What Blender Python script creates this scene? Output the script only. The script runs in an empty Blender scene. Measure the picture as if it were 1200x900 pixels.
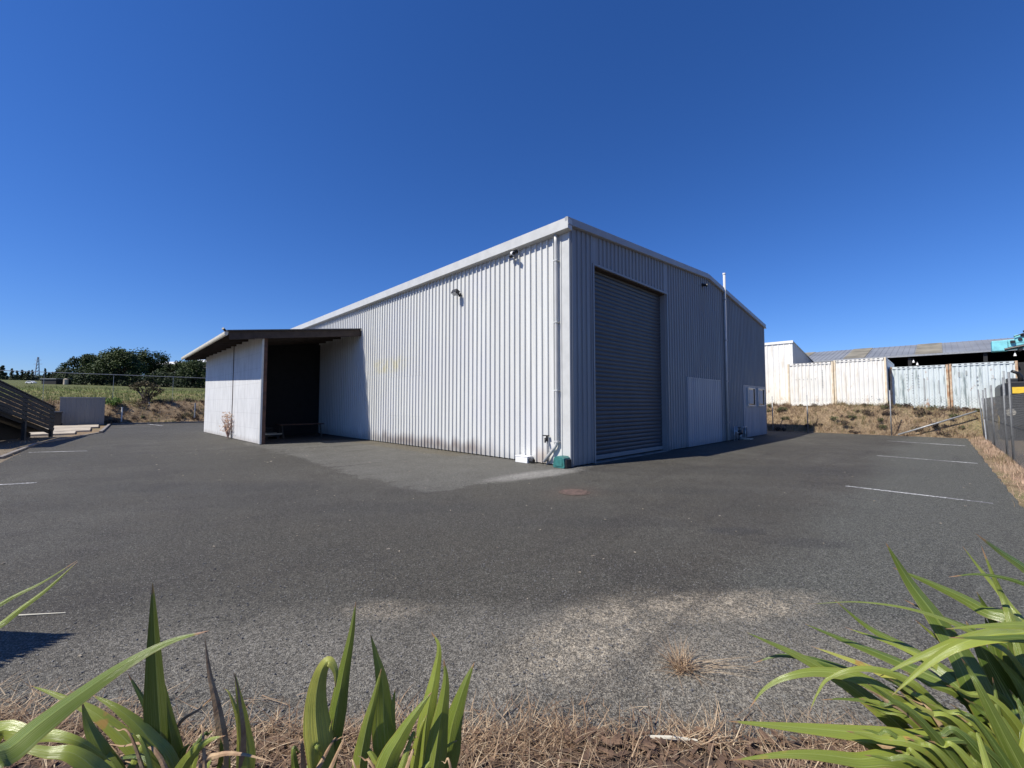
import bpy, bmesh, math, random
from mathutils import Vector, Matrix
R_ = random.Random(7)
PI = math.pi
sc = bpy.context.scene
COL = sc.collection

# ------------------------------------------------------------------ camera frame
# world: origin at the near corner of the big shed, +X along its gable wall, +Y along its long wall
FPX, PIT, YAW, CX, CY, CH = 490.7, .049, .798, 1.506, 10.726, 1.6
SY, CYA = math.sin(YAW), math.cos(YAW)
def ST(x, y):
    dx, dy = x-CX, y-CY
    return (dx*SY+dy*CYA, -dx*CYA+dy*SY)
CAM = Vector(ST(0, 0)+(CH,))
def cs(x, y, z=0.0):                      # camera-relative ground coords (right, forward) -> world
    a = ST(x, y); return Vector((a[0], a[1], z))
def ray(px, py):
    X = (px-600)/FPX; Y = (450-py)/FPX
    return X, math.cos(PIT)-Y*math.sin(PIT), math.sin(PIT)+Y*math.cos(PIT)
def at(px, py, d):
    r = ray(px, py); k = d/r[1]
    a = ST(r[0]*k, d); return Vector((a[0], a[1], CH+r[2]*k))

# ------------------------------------------------------------------ mesh builder
class MB:
    def __init__(s): s.v = []; s.f = []; s.c = []; s.m = []; s.cur = 0
    def vert(s, p, c=(1, 1, 1, 1)):
        s.v.append(tuple(p)); s.c.append(c); return len(s.v)-1
    def face(s, *i): s.f.append(tuple(i)); s.m.append(s.cur)
    def quad(s, a, b, c, d, col=(1, 1, 1, 1)):
        i = [s.vert(p, col) for p in (a, b, c, d)]; s.face(*i)
    def box(s, x0, x1, y0, y1, z0, z1, M=None, bev=0):
        P = [Vector(p) for p in ((x0, y0, z0), (x1, y0, z0), (x1, y1, z0), (x0, y1, z0), (x0, y0, z1), (x1, y0, z1), (x1, y1, z1), (x0, y1, z1))]
        if M: P = [M @ p for p in P]
        i = [s.vert(p) for p in P]
        for q in ((0, 3, 2, 1), (4, 5, 6, 7), (0, 1, 5, 4), (1, 2, 6, 5), (2, 3, 7, 6), (3, 0, 4, 7)): s.face(*[i[k] for k in q])
        return s
    def beam(s, a, b, w, h, up=(0, 0, 1)):     # box between two points
        a = Vector(a); b = Vector(b); t = (b-a).normalized(); sd = t.cross(Vector(up))
        if sd.length < 1e-3: sd = t.cross(Vector((1, 0, 0)))
        sd.normalize(); u = sd.cross(t)
        i = []
        for p in (a, b):
            for x, y in ((-1, -1), (1, -1), (1, 1), (-1, 1)): i.append(s.vert(p+sd*x*w/2+u*y*h/2))
        for q in ((0, 1, 2, 3), (7, 6, 5, 4), (0, 4, 5, 1), (1, 5, 6, 2), (2, 6, 7, 3), (3, 7, 4, 0)): s.face(*[i[k] for k in q])
        return s
    def tube(s, pts, r, n=8, caps=True):
        pts = [Vector(p) for p in pts]; rings = []
        rr = r if isinstance(r, (list, tuple)) else [r]*len(pts)
        ref = None
        for k, p in enumerate(pts):
            t = (pts[min(k+1, len(pts)-1)]-pts[max(k-1, 0)]).normalized()
            if ref is None:
                ref = t.cross(Vector((0, 0, 1)))
                if ref.length < .05: ref = t.cross(Vector((1, 0, 0)))
            ref = (ref-t*ref.dot(t)).normalized(); o = t.cross(ref)
            rings.append([s.vert(p+(ref*math.cos(2*PI*j/n)+o*math.sin(2*PI*j/n))*rr[k]) for j in range(n)])
        for a, b in zip(rings, rings[1:]):
            for j in range(n): s.face(a[j], a[(j+1) % n], b[(j+1) % n], b[j])
        if caps: s.face(*rings[0][::-1]); s.face(*rings[-1])
        return s
    def prism(s, poly, h0, h1, axis='z'):      # poly of 2D points extruded
        def P(a, b, c):
            return {'z': (a, b, c), 'x': (c, a, b), 'y': (a, c, b)}[axis]
        i0 = [s.vert(P(a, b, h0)) for a, b in poly]; i1 = [s.vert(P(a, b, h1)) for a, b in poly]
        n = len(poly); s.face(*i0[::-1]); s.face(*i1)
        for k in range(n): s.face(i0[k], i0[(k+1) % n], i1[(k+1) % n], i1[k])
        return s
    def blob(s, c, r, n=8, jit=.1, sq=(1, 1, 1), seed=1):
        q = random.Random(seed); c = Vector(c); rows = []
        for a in range(1, n):
            th = PI*a/n
            rows.append([s.vert(c+Vector((math.sin(th)*math.cos(2*PI*b/(2*n))*sq[0], math.sin(th)*math.sin(2*PI*b/(2*n))*sq[1], math.cos(th)*sq[2]))*r*(1+q.uniform(-jit, jit))) for b in range(2*n)])
        t = s.vert(c+Vector((0, 0, r*sq[2]))); d = s.vert(c-Vector((0, 0, r*sq[2])))
        for b in range(2*n):
            s.face(t, rows[0][b], rows[0][(b+1) % (2*n)]); s.face(d, rows[-1][(b+1) % (2*n)], rows[-1][b])
        for x, y in zip(rows, rows[1:]):
            for b in range(2*n): s.face(x[b], y[b], y[(b+1) % (2*n)], x[(b+1) % (2*n)])
        return s
    def build(s, name, mat, parent=None, smooth=False, norm=True, bevel=0, loc=None, attr=False):
        me = bpy.data.meshes.new(name)
        off = Vector(loc) if loc is not None else Vector((0, 0, 0))
        me.from_pydata([tuple(Vector(p)-off) for p in s.v] if loc is not None else s.v, [], s.f)
        for m in (mat if isinstance(mat, (list, tuple)) else [mat]): me.materials.append(m)
        if any(s.m): me.polygons.foreach_set('material_index', s.m)
        if attr:
            a = me.color_attributes.new('Col', 'FLOAT_COLOR', 'POINT')
            a.data.foreach_set('color', [q for c in s.c for q in c])
        if norm and len(s.f) < 30000:
            bm = bmesh.new(); bm.from_mesh(me); bmesh.ops.recalc_face_normals(bm, faces=bm.faces)
            if bevel:
                bmesh.ops.bevel(bm, geom=[e for e in bm.edges if len(e.link_faces) == 2 and e.calc_face_angle(0) > .6], offset=bevel, segments=2, affect='EDGES', profile=.6)
            bm.to_mesh(me); bm.free()
        if smooth: me.polygons.foreach_set('use_smooth', [True]*len(me.polygons))
        me.update()
        o = bpy.data.objects.new(name, me); COL.objects.link(o)
        if parent is not None: o.parent = parent
        if loc is not None: o.location = off
        return o
def tag(o, label=None, cat=None, group=None, kind=None):
    if label: o['label'] = label
    if cat: o['category'] = cat
    if group: o['group'] = group
    if kind: o['kind'] = kind
    return o
def empty(name, loc, label, cat, group=None, rz=0.0):
    o = bpy.data.objects.new(name, None); COL.objects.link(o); o.location = loc; o.rotation_euler = (0, 0, rz)
    o.empty_display_size = .2
    return tag(o, label, cat, group)
def copy_tree(o, loc, rz=None, label=None, scale=None):
    r = o.copy(); COL.objects.link(r); r.location = loc
    if rz is not None: r.rotation_euler = (0, 0, rz)
    if label: r['label'] = label
    if scale: r.scale = scale
    for ch in o.children:
        c = ch.copy(); COL.objects.link(c); c.parent = r
        for g in ch.children:
            d = g.copy(); COL.objects.link(d); d.parent = c
    return r

# ------------------------------------------------------------------ materials
class NT:
    def __init__(s, name):
        s.mat = bpy.data.materials.new(name); s.mat.use_nodes = True; s.t = s.mat.node_tree
        s.b = s.t.nodes['Principled BSDF']; s.out = s.t.nodes['Material Output']; s._co = None
    def n(s, typ, **k):
        o = s.t.nodes.new(typ)
        for a, v in k.items():
            if hasattr(o, a): setattr(o, a, v)
        return o
    def link(s, a, b): s.t.links.new(a, b)
    def co(s):
        if not s._co: s._co = s.n('ShaderNodeNewGeometry').outputs['Position']
        return s._co
    def obj(s): return s.n('ShaderNodeTexCoord').outputs['Object']
    def map(s, src, scale=(1, 1, 1)):
        m = s.n('ShaderNodeMapping'); m.inputs['Scale'].default_value = scale; s.link(src, m.inputs['Vector']); return m.outputs[0]
    def noise(s, scale, detail=4, rough=.55, src=None, stretch=None, dist=0):
        o = s.n('ShaderNodeTexNoise'); o.inputs['Scale'].default_value = scale; o.inputs['Detail'].default_value = detail
        o.inputs['Roughness'].default_value = rough; o.inputs['Distortion'].default_value = dist
        v = src or s.co()
        if stretch: v = s.map(v, stretch)
        s.link(v, o.inputs['Vector']); return o.outputs['Fac']
    def voro(s, scale, feat='F1', out='Color', src=None):
        o = s.n('ShaderNodeTexVoronoi'); o.feature = feat; o.inputs['Scale'].default_value = scale
        s.link(src or s.co(), o.inputs['Vector']); return o.outputs[out]
    def ramp(s, fac, a, b, ca=0.0, cb=1.0):
        o = s.n('ShaderNodeMapRange'); o.inputs[1].default_value = a; o.inputs[2].default_value = b
        o.inputs[3].default_value = ca; o.inputs[4].default_value = cb; o.interpolation_type = 'SMOOTHSTEP'
        s.link(fac, o.inputs[0]); return o.outputs[0]
    def mix(s, fac, a, b, mode='MIX'):
        o = s.n('ShaderNodeMix'); o.data_type = 'RGBA'; o.blend_type = mode
        for v, i in ((fac, 0), (a, 6), (b, 7)):
            if isinstance(v, (int, float)): o.inputs[i].default_value = v
            elif isinstance(v, tuple): o.inputs[i].default_value = (v+(1,))[:4]
            else: s.link(v, o.inputs[i])
        return o.outputs[2]
    def math(s, op, a, b=None, clamp=False):
        o = s.n('ShaderNodeMath'); o.operation = op; o.use_clamp = clamp
        for v, i in ((a, 0), (b, 1)):
            if v is None: continue
            if isinstance(v, (int, float)): o.inputs[i].default_value = v
            else: s.link(v, o.inputs[i])
        return o.outputs[0]
    def sep(s, src=None):
        o = s.n('ShaderNodeSeparateXYZ'); s.link(src or s.co(), o.inputs[0]); return o.outputs
    def col(s, c):
        if isinstance(c, tuple): s.b.inputs['Base Color'].default_value = (c+(1,))[:4]
        else: s.link(c, s.b.inputs['Base Color'])
        return s
    def set(s, rough=.6, metal=0, spec=None):
        s.b.inputs['Metallic'].default_value = metal
        if isinstance(rough, (int, float)): s.b.inputs['Roughness'].default_value = rough
        else: s.link(rough, s.b.inputs['Roughness'])
        if spec is not None: s.b.inputs['Specular IOR Level'].default_value = spec
        return s
    def bump(s, h, strength=.3, dist=.01):
        o = s.n('ShaderNodeBump'); o.inputs['Strength'].default_value = strength; o.inputs['Distance'].default_value = dist
        s.link(h, o.inputs['Height']); s.link(o.outputs[0], s.b.inputs['Normal']); return s
    def boxmask(s, x0, x1, y0, y1, soft=.4, warp=.5, wscale=.8):
        X, Y, Z = s.sep(); nz = s.math('MULTIPLY', s.math('SUBTRACT', s.noise(wscale, 5, .6), .5), warp*2)
        nz2 = s.math('MULTIPLY', s.math('SUBTRACT', s.noise(wscale*1.3, 5, .6, stretch=(1, 1, 3)), .5), warp*2)
        X = s.math('ADD', X, nz); Y = s.math('ADD', Y, nz2)
        m = s.ramp(X, x0-soft, x0+soft)
        m = s.math('MULTIPLY', m, s.ramp(X, x1-soft, x1+soft, 1, 0))
        m = s.math('MULTIPLY', m, s.ramp(Y, y0-soft, y0+soft))
        return s.math('MULTIPLY', m, s.ramp(Y, y1-soft, y1+soft, 1, 0))
    def ell(s, cx, cy, rx, ry, rot=0, warp=.3, wscale=1.2, soft=.3):
        X, Y, Z = s.sep(); dx = s.math('SUBTRACT', X, cx); dy = s.math('SUBTRACT', Y, cy)
        c, q = math.cos(rot), math.sin(rot)
        a = s.math('DIVIDE', s.math('ADD', s.math('MULTIPLY', dx, c), s.math('MULTIPLY', dy, q)), rx)
        b = s.math('DIVIDE', s.math('ADD', s.math('MULTIPLY', dx, -q), s.math('MULTIPLY', dy, c)), ry)
        d = s.math('SQRT', s.math('ADD', s.math('MULTIPLY', a, a), s.math('MULTIPLY', b, b)))
        d = s.math('ADD', d, s.math('MULTIPLY', s.math('SUBTRACT', s.noise(wscale, 6, .65), .5), warp*2))
        return s.ramp(d, 1-soft, 1+soft, 1, 0)

def simple(name, c, rough=.6, metal=0, var=.12, vscale=3.0, bump=0, bscale=30, c2=None, spec=None):
    m = NT(name); n1 = m.noise(vscale, 5, .6, src=m.obj())
    c2 = c2 or tuple(x*(1-var*2.2) for x in c)
    m.col(m.mix(m.ramp(n1, .35, .7), c, c2)).set(rough, metal, spec)
    if bump: m.bump(m.noise(bscale, 4, .6, src=m.obj()), bump, .01)
    return m.mat

def cladding(name, base, dirt=True, rough=.42, left=False):
    m = NT(name)
    st = m.noise(1.0, 5, .6, stretch=(7, 7, .35)); pan = m.noise(.5, 3, .5)
    c = m.mix(m.ramp(st, .35, .75), base, tuple(x*.80 for x in base))
    c = m.mix(m.ramp(pan, .4, .65), c, tuple(x*y for x, y in zip(base, (.90, .90, .93))))
    X, Y, Z = m.sep()
    sh = m.n('ShaderNodeTexWhiteNoise'); sh.noise_dimensions = '1D'; m.link(m.math('FLOOR', m.math('DIVIDE', m.math('ADD', X, Y), .82)), sh.inputs['W'])
    c = m.mix(m.math('MULTIPLY', sh.outputs['Value'], .55), c, tuple(x*.86 for x in base))
    if left:   # rust-brown splash marks low on the wall and the yellowed patch
        f = m.ramp(m.math('ADD', Z, m.math('MULTIPLY', m.noise(1.6, 5, .7, stretch=(1, 1, .2)), -.9)), -.35, .1, 1, 0)
        g = m.math('MULTIPLY', m.ramp(Y, 2.2, 4.2), m.ramp(Y, 9, 12, 1, .35))
        c = m.mix(m.math('MULTIPLY', m.math('MULTIPLY', f, g), .75), c, (.16, .11, .085))
        y = m.math('MULTIPLY', m.math('MULTIPLY', m.ramp(Y, 7.9, 8.8), m.ramp(Y, 10.6, 11.2, 1, 0)), m.math('MULTIPLY', m.ramp(Z, 2.85, 3.05), m.ramp(Z, 3.3, 3.7, 1, 0)))
        y = m.math('MULTIPLY', y, m.ramp(m.noise(2.5, 4), .35, .65))
        c = m.mix(m.math('MULTIPLY', y, .5), c, (.62, .56, .30))
        r = m.math('MULTIPLY', m.ell(0, .95, 3, .22, 0, .2, 5, .4), m.ramp(Z, .1, .55, 1, 0))
        c = m.mix(m.math('MULTIPLY', r, .5), c, (.35, .2, .1))
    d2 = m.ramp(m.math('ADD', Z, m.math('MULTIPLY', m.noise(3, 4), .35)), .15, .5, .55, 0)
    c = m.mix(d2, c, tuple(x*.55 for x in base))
    m.col(c).set(m.ramp(st, .3, .7, rough-.06, rough+.12), .0, .4)
    m.bump(m.noise(1.3, 4, .55, stretch=(3, 3, .9)), .35, .025)
    return m.mat

M = {}
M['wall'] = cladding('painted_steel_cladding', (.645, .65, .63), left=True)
M['wall_shaded'] = cladding('painted_steel_shaded', (.285, .295, .30))  # same steel as the long wall, darkened to carry the gable's shade
M['panel'] = cladding('pale_panel_steel', (.335, .36, .39))
M['trim'] = simple('trim_steel', (.53, .535, .52), .4, 0, .05)
M['trim_grey'] = simple('trim_steel_grey', (.34, .345, .35), .45, 0, .05)
M['door'] = simple('roller_steel', (.050, .056, .065), .45, 0, .1, 1.5)
M['fibre'] = cladding('fibre_sheet', (.60, .61, .63))
def fibre():
    m = NT('fibre_cement_sheet'); X, Y, Z = m.sep(); n = m.noise(1.2, 5, .65, stretch=(3, 3, .8))
    c = m.mix(m.ramp(n, .35, .7), (.60, .605, .61), (.49, .495, .50))
    fr = m.math('ABSOLUTE', m.math('SUBTRACT', m.math('FRACT', m.math('DIVIDE', Z, .62)), .5))
    c = m.mix(m.math('MULTIPLY', m.ramp(fr, .478, .492), .35), c, (.33, .33, .34))
    c = m.mix(m.ramp(m.math('ADD', Z, m.math('MULTIPLY', m.noise(4, 4), .3)), .12, .42, .55, 0), c, (.28, .25, .22))
    c = m.mix(m.math('MULTIPLY', m.ramp(m.noise(2.2, 6, .75), .6, .7), .35), c, (.40, .37, .34))
    m.col(c).set(.7); m.bump(m.noise(5, 5, .6), .2, .01); return m.mat
M['fibre'] = fibre()
M['timber'] = simple('dark_timber', (.055, .038, .030), .75, 0, .2, 4, .3)
M['rustpost'] = simple('rusty_steel', (.13, .062, .040), .8, 0, .25, 6, .3, c2=(.05, .03, .025))
M['roofdark'] = simple('roof_sheet_dark', (.10, .10, .11), .5, 0, .1)
M['roofgrey'] = simple('roof_sheet_grey', (.25, .26, .27), .45, 0, .12, .4)
M['sheet_tan'] = simple('aged_roof_sheet', (.27, .245, .185), .7, 0, .2, .8)
M['cream'] = simple('cream_paint', (.62, .58, .48), .5, 0, .1)
M['white'] = simple('white_paint', (.78, .78, .77), .45, 0, .05)
M['black'] = simple('black_plastic', (.02, .02, .022), .5, 0, .1)
M['shadefloor'] = simple('shade_dark_floor', (.055, .05, .045), .9, 0, .2, 2)  # floor tone darkened to deepen the shade inside the lean-to
M['darkint'] = simple('unlit_lining', (.022, .022, .024), .9, 0, .1)  # near-black puts the deep shade of the shed interiors into the colour
M['galv'] = simple('galvanised_steel', (.36, .37, .38), .45, .35, .12, 8)
M['post'] = simple('dull_galvanised_post', (.20, .21, .22), .6, .1, .15, 8)
M['wire'] = simple('fence_wire', (.11, .115, .12), .7, .1, .05)
M['teal'] = simple('teal_plastic', (.035, .17, .16), .5, 0, .2, 8)
M['tealpaint'] = simple('teal_machine_paint', (.20, .56, .62), .5, 0, .12, 2)
M['rubber'] = simple('tyre_rubber', (.025, .025, .025), .85, 0, .1)
M['machine'] = simple('dark_machine_paint', (.014, .015, .017), .45, 0, .15, 2)
M['yellow'] = simple('yellow_plate', (.75, .50, .04), .5, 0, .1)
M['concrete'] = simple('concrete', (.50, .43, .33), .85, 0, .18, 1.5, .4, 40)
M['kerb'] = simple('kerb_concrete', (.26, .235, .21), .9, 0, .25, 3, .4, 40)
M['greyshed'] = cladding('grey_steel_sheet', (.25, .245, .235))
M['ramp'] = simple('weathered_timber', (.045, .046, .046), .8, 0, .2, 5, .3)
M['glass'] = simple('window_glass', (.05, .06, .07), .08, 0, .05)
M['blind'] = simple('window_blind', (.55, .53, .50), .8, 0, .05)
M['drybits'] = simple('dry_leaf_scraps', (.36, .31, .24), .8, 0, .3, 30)
M['darkring'] = simple('worn_iron_ring', (.12, .085, .065), .85, 0, .3, 14, .5, 60)
M['manhole'] = simple('rusty_cast_iron', (.135, .088, .07), .8, 0, .25, 12, .5, 60)
M['bark'] = simple('bark', (.10, .08, .06), .9, 0, .2, 4, .5)
M['mulch'] = simple('bark_chips', (.17, .105, .065), .9, 0, .3, 20, c2=(.06, .035, .025))
M['pinkweed'] = simple('dried_weed', (.42, .27, .22), .8, 0, .15, 8)
M['lens'] = simple('lamp_lens', (.7, .7, .68), .15, 0, .03)

def container_mat(name, base, rust, streak, amt=.5):
    m = NT(name); O = m.obj(); X, Y, Z = m.sep(O)
    c = m.mix(m.ramp(m.noise(1.2, 5, .6, src=O), .4, .7), base, tuple(x*.9 for x in base))
    s1 = m.ramp(m.noise(1.0, 5, .7, src=O, stretch=(6, 6, .45)), .54, .66)
    c = m.mix(m.math('MULTIPLY', s1, amt), c, streak)
    s2 = m.ramp(m.noise(2.2, 6, .75, src=O, stretch=(1, 1, .6)), .60, .68)
    c = m.mix(m.math('MULTIPLY', s2, amt), c, rust)
    m.col(c).set(.55); return m.mat
M['cont_white'] = container_mat('container_white', (.76, .75, .71), (.42, .26, .14), (.56, .48, .36), .55)
M['cont_blue'] = container_mat('container_pale_blue', (.58, .64, .65), (.33, .18, .10), (.22, .27, .27), 1.0)
M['cont_rust'] = simple('container_rusty_frame', (.36, .20, .11), .8, 0, .2, 3, c2=(.62, .52, .38))
M['cont_cream'] = simple('container_cream_frame', (.62, .50, .34), .7, 0, .2, 3, c2=(.72, .66, .54))
M['cont_mark'] = simple('container_faded_marks', (.36, .385, .39), .7, 0, .1)

# asphalt: coarse chip seal
def asphalt():
    m = NT('chip_seal')
    big = m.noise(.22, 5, .6); mid = m.noise(1.3, 6, .65); fine = m.noise(14, 4, .7)
    v = m.voro(135); vf = m.sep(v)[0]
    v2 = m.voro(60); vf2 = m.sep(v2)[1]
    c = m.mix(m.ramp(big, .35, .65), (.053, .050, .042), (.083, .079, .068))
    c = m.mix(m.ramp(mid, .3, .7), c, (.063, .058, .048)); c = m.mix(m.math('MULTIPLY', m.ramp(m.noise(.55, 6, .72), .5, .62), .5), c, (.045, .041, .036))
    # cooler, paler newer seal towards the fence side
    X, Y, Z = m.sep()
    w = m.math('MULTIPLY', m.math('SUBTRACT', m.noise(.5, 4), .5), 1.4)
    side = m.ramp(m.math('ADD', Y, w), -5.9, -4.9, 1, 0)
    side2 = m.ramp(m.math('ADD', m.math('ADD', X, Y), w), -12.6, -11.4, 1, 0)
    c = m.mix(m.math('MULTIPLY', m.math('MAXIMUM', side, side2), .75), c, (.098, .100, .088))
    # pale seal apron beside the long wall
    a = m.boxmask(-4.3, 1, -.1, 14, .07, .75, 1.9)
    c = m.mix(m.math('MULTIPLY', a, m.ramp(m.noise(1.1, 6, .7), .3, .65, .45, .85)), c, (.122, .119, .108))
    a2 = m.ell(-1.3, -.1, 1.3, .35, -.1, .5, 2.2, .5)
    c = m.mix(m.math('MULTIPLY', a2, .55), c, (.34, .33, .31))
    # mossy tint at the foot of the wall
    a3 = m.boxmask(-.9, 1, 4, 13, .25, .3, 1.5)
    c = m.mix(m.math('MULTIPLY', a3, .45), c, (.12, .10, .06))
    # dusty worn patches near the garden bed
    dust = (.33, .285, .22)
    q = cs(1.65, 3.42); d1 = m.ell(q.x, q.y, .85, .22, -YAW+.15, .55, 2.0, .55)
    q = cs(.55, 3.0); d2 = m.ell(q.x, q.y, .75, .30, -YAW+.75, .6, 2.0, .6)
    q = cs(-1.0, 3.35); d3 = m.ell(q.x, q.y, .35, .14, -YAW, .5, 3, .6)
    q = cs(1.3, 2.6); d4 = m.ell(q.x, q.y, 1.1, .55, -YAW, .6, 1.6, .7)
    d = m.math('MAXIMUM', m.math('MAXIMUM', d1, m.math('MULTIPLY', d2, .85)), m.math('MAXIMUM', m.math('MULTIPLY', d3, .45), m.math('MULTIPLY', d4, .28)))
    d = m.math('MULTIPLY', d, m.math('MULTIPLY', m.ramp(m.noise(26, 5, .75), .36, .60, .25, 1), m.ramp(m.noise(4.5, 6, .75), .33, .6, .25, 1)))
    d = m.math('MULTIPLY', d, 1.3, True)
    q = cs(.1, 2.72); d6 = m.ell(q.x, q.y, 3.4, .62, -YAW, .5, 1.8, .5)
    c = m.mix(m.math('MULTIPLY', d6, m.ramp(m.noise(2.2, 6, .7), .3, .65, .45, .95)), c, (.145, .136, .118))
    c = m.mix(m.math('MULTIPLY', d, .8), c, dust)
    # brown dirt from the bed
    q = cs(.4, 1.7); d5 = m.ell(q.x, q.y, 4.6, .62, -YAW, .25, 2.5, .12)
    c = m.mix(m.math('MULTIPLY', d5, .25), c, (.15, .13, .11))
    # oil-dark rings and stains
    for (sx, sy, rx, ry, am) in ((-2.78, -4.73, .38, .16, .55), (-2.64, -5.55, .45, .16, .45), (-4.5, -1.8, 2.4, .8, .22), (-6, 1.5, 2.5, 1.2, .3), (3, -3.5, 4, .7, .25), (-5.3, -.6, 1.5, .35, .3), (-3.6, -3.4, 1.2, .25, .3), (-7.2, 3.5, 2.2, .5, .3), (-1, -3.0, 1.6, .3, .25)):
        e = m.ell(sx, sy, rx, ry, -YAW, .45, 2.5, .4)
        c = m.mix(m.math('MULTIPLY', e, am), c, (.035, .034, .034))
    cr = m.ell(-2.36, -1.89, .6, .45, 0, .4, 3, .5)
    c = m.mix(m.math('MULTIPLY', cr, .22), c, (.13, .09, .07))
    # faint hairline cracks and tyre scuffs
    vc = m.n('ShaderNodeTexVoronoi'); vc.feature = 'DISTANCE_TO_EDGE'; vc.inputs['Scale'].default_value = .42
    wv = m.n('ShaderNodeVectorMath'); wv.operation = 'ADD'; nn = m.n('ShaderNodeTexNoise'); nn.inputs['Scale'].default_value = 2.0; nn.inputs['Detail'].default_value = 5; m.link(m.co(), nn.inputs['Vector'])
    m.link(m.co(), wv.inputs[0]); m.link(nn.outputs['Color'], wv.inputs[1]); m.link(wv.outputs[0], vc.inputs['Vector'])
    ck = m.math('MULTIPLY', m.ramp(vc.outputs['Distance'], 0, .006, 1, 0), m.ramp(m.noise(.35, 3), .52, .6))
    c = m.mix(m.math('MULTIPLY', ck, .45), c, (.03, .028, .025))
    tw = m.ramp(m.noise(1.0, 4, .6, stretch=(.12, 1.6, 1), dist=.6), .55, .68)
    c = m.mix(m.math('MULTIPLY', tw, .45), c, (.042, .038, .034))
    # stone colour speckle
    c = m.mix(1.0, c, m.mix(m.ramp(vf, .1, .9), (.42, .42, .41), (1.55, 1.54, 1.50)), 'MULTIPLY')
    c = m.mix(1.0, c, m.mix(m.ramp(vf2, .2, .95), (.84, .83, .82), (1.22, 1.22, 1.22)), 'MULTIPLY')
    c = m.mix(m.ramp(vf, .955, .99), c, (.22, .215, .20))
    m.col(c).set(.78, 0, .35)
    h = m.math('ADD', m.voro(135, out='Distance'), m.math('MULTIPLY', fine, .6))
    m.bump(h, .7, .010)
    return m.mat
M['asphalt'] = asphalt()

def line_paint():
    m = NT('worn_road_paint')
    f = m.ramp(m.math('ADD', m.noise(22, 4, .7), m.math('MULTIPLY', m.noise(1.5, 3), .5)), .62, .85)
    Y = m.sep()[1]
    m.col(m.mix(f, (.66, .66, .64), (.12, .12, .12))).set(.7)
    return m.mat
M['line'] = line_paint()

def terrain_mat():
    m = NT('ground_cover'); X, Y, Z = m.sep()
    n1 = m.noise(.35, 6, .65); n2 = m.noise(2.2, 6, .7); n3 = m.noise(12, 4, .7)
    dry = m.mix(m.ramp(n2, .35, .65), (.25, .18, .11), (.11, .075, .05))
    dry = m.mix(m.ramp(n1, .5, .68), dry, (.13, .13, .055))
    dry = m.mix(m.ramp(n3, .3, .8), dry, (.30, .23, .15))
    green = m.mix(m.ramp(n1, .35, .6), (.11, .16, .04), (.17, .18, .06))
    green = m.mix(m.ramp(n2, .4, .75), green, (.085, .12, .035)); green = m.mix(m.ramp(m.noise(.12, 5, .7, stretch=(.4, 1.6, 1)), .42, .6), green, (.20, .165, .08)); green = m.mix(m.ramp(Y, 72, 88), green, (.10, .11, .045))
    field = m.ramp(m.math('ADD', Y, m.math('MULTIPLY', n1, 2)), 44.2, 46)
    c = m.mix(field, dry, green)
    soil = m.mix(m.ramp(n2, .35, .65), (.075, .05, .036), (.13, .09, .062))
    bedm = m.ramp(m.math('ADD', X, Y), -11.2, -10.6, 1, 0)
    c = m.mix(bedm, c, soil)
    grav = m.math('MULTIPLY', m.ramp(X, -10.2, -9.6, 1, 0), m.math('MULTIPLY', m.ramp(Y, 39, 41, 1, 0), m.ramp(m.math('ADD', X, Y), -10.5, -9, 0, 1)))
    c = m.mix(grav, c, m.mix(m.ramp(n2, .3, .7), (.22, .18, .13), (.13, .11, .085)))
    m.col(c).set(.95, 0, .1); m.bump(m.math('ADD', n3, n2), .6, .06)
    return m.mat
M['terrain'] = terrain_mat()

def strand_mat(name, cols, transl=.25):
    m = NT(name); a = m.n('ShaderNodeAttribute'); a.attribute_name = 'Col'
    X, Y, Z = m.sep(a.outputs['Color'])
    c = m.mix(m.ramp(X, .0, .5), cols[0], cols[1]); c = m.mix(m.ramp(X, .5, 1.0), c, cols[2])
    c = m.mix(m.math('MULTIPLY', Y, .35), c, (.35, .28, .18))
    m.col(c).set(.7, 0, .25)
    t = m.n('ShaderNodeBsdfTranslucent'); m.link(c, t.inputs[0]); mx = m.n('ShaderNodeMixShader'); mx.inputs[0].default_value = transl
    m.link(m.b.outputs[0], mx.inputs[1]); m.link(t.outputs[0], mx.inputs[2]); m.link(mx.outputs[0], m.out.inputs[0])
    return m.mat
M['straw'] = strand_mat('dry_straw', ((.11, .06, .04), (.34, .225, .14), (.68, .54, .37)))
M['bankgrass'] = strand_mat('bank_grass', ((.10, .055, .05), (.34, .235, .14), (.16, .17, .06)))
M['pinkgrass'] = strand_mat('pink_dry_grass', ((.16, .13, .06), (.62, .43, .32), (.50, .37, .26)))
M['weed'] = strand_mat('weed_leaves', ((.035, .022, .018), (.10, .065, .045), (.07, .09, .03)), .1)
M['fieldgrass'] = strand_mat('field_grass', ((.08, .13, .03), (.15, .20, .05), (.26, .24, .10)))
M['greenleaf'] = strand_mat('green_leaves', ((.05, .09, .02), (.10, .17, .035), (.16, .24, .05)))
M['crown'] = strand_mat('evergreen_leaves', ((.010, .018, .008), (.032, .054, .016), (.075, .10, .028)), .12)
M['crown_far'] = strand_mat('far_leaves', ((.03, .045, .025), (.045, .06, .03), (.06, .075, .035)), .1)
M['crown_brown'] = strand_mat('brownish_leaves', ((.03, .03, .012), (.07, .055, .025), (.11, .085, .035)), .12)

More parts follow.
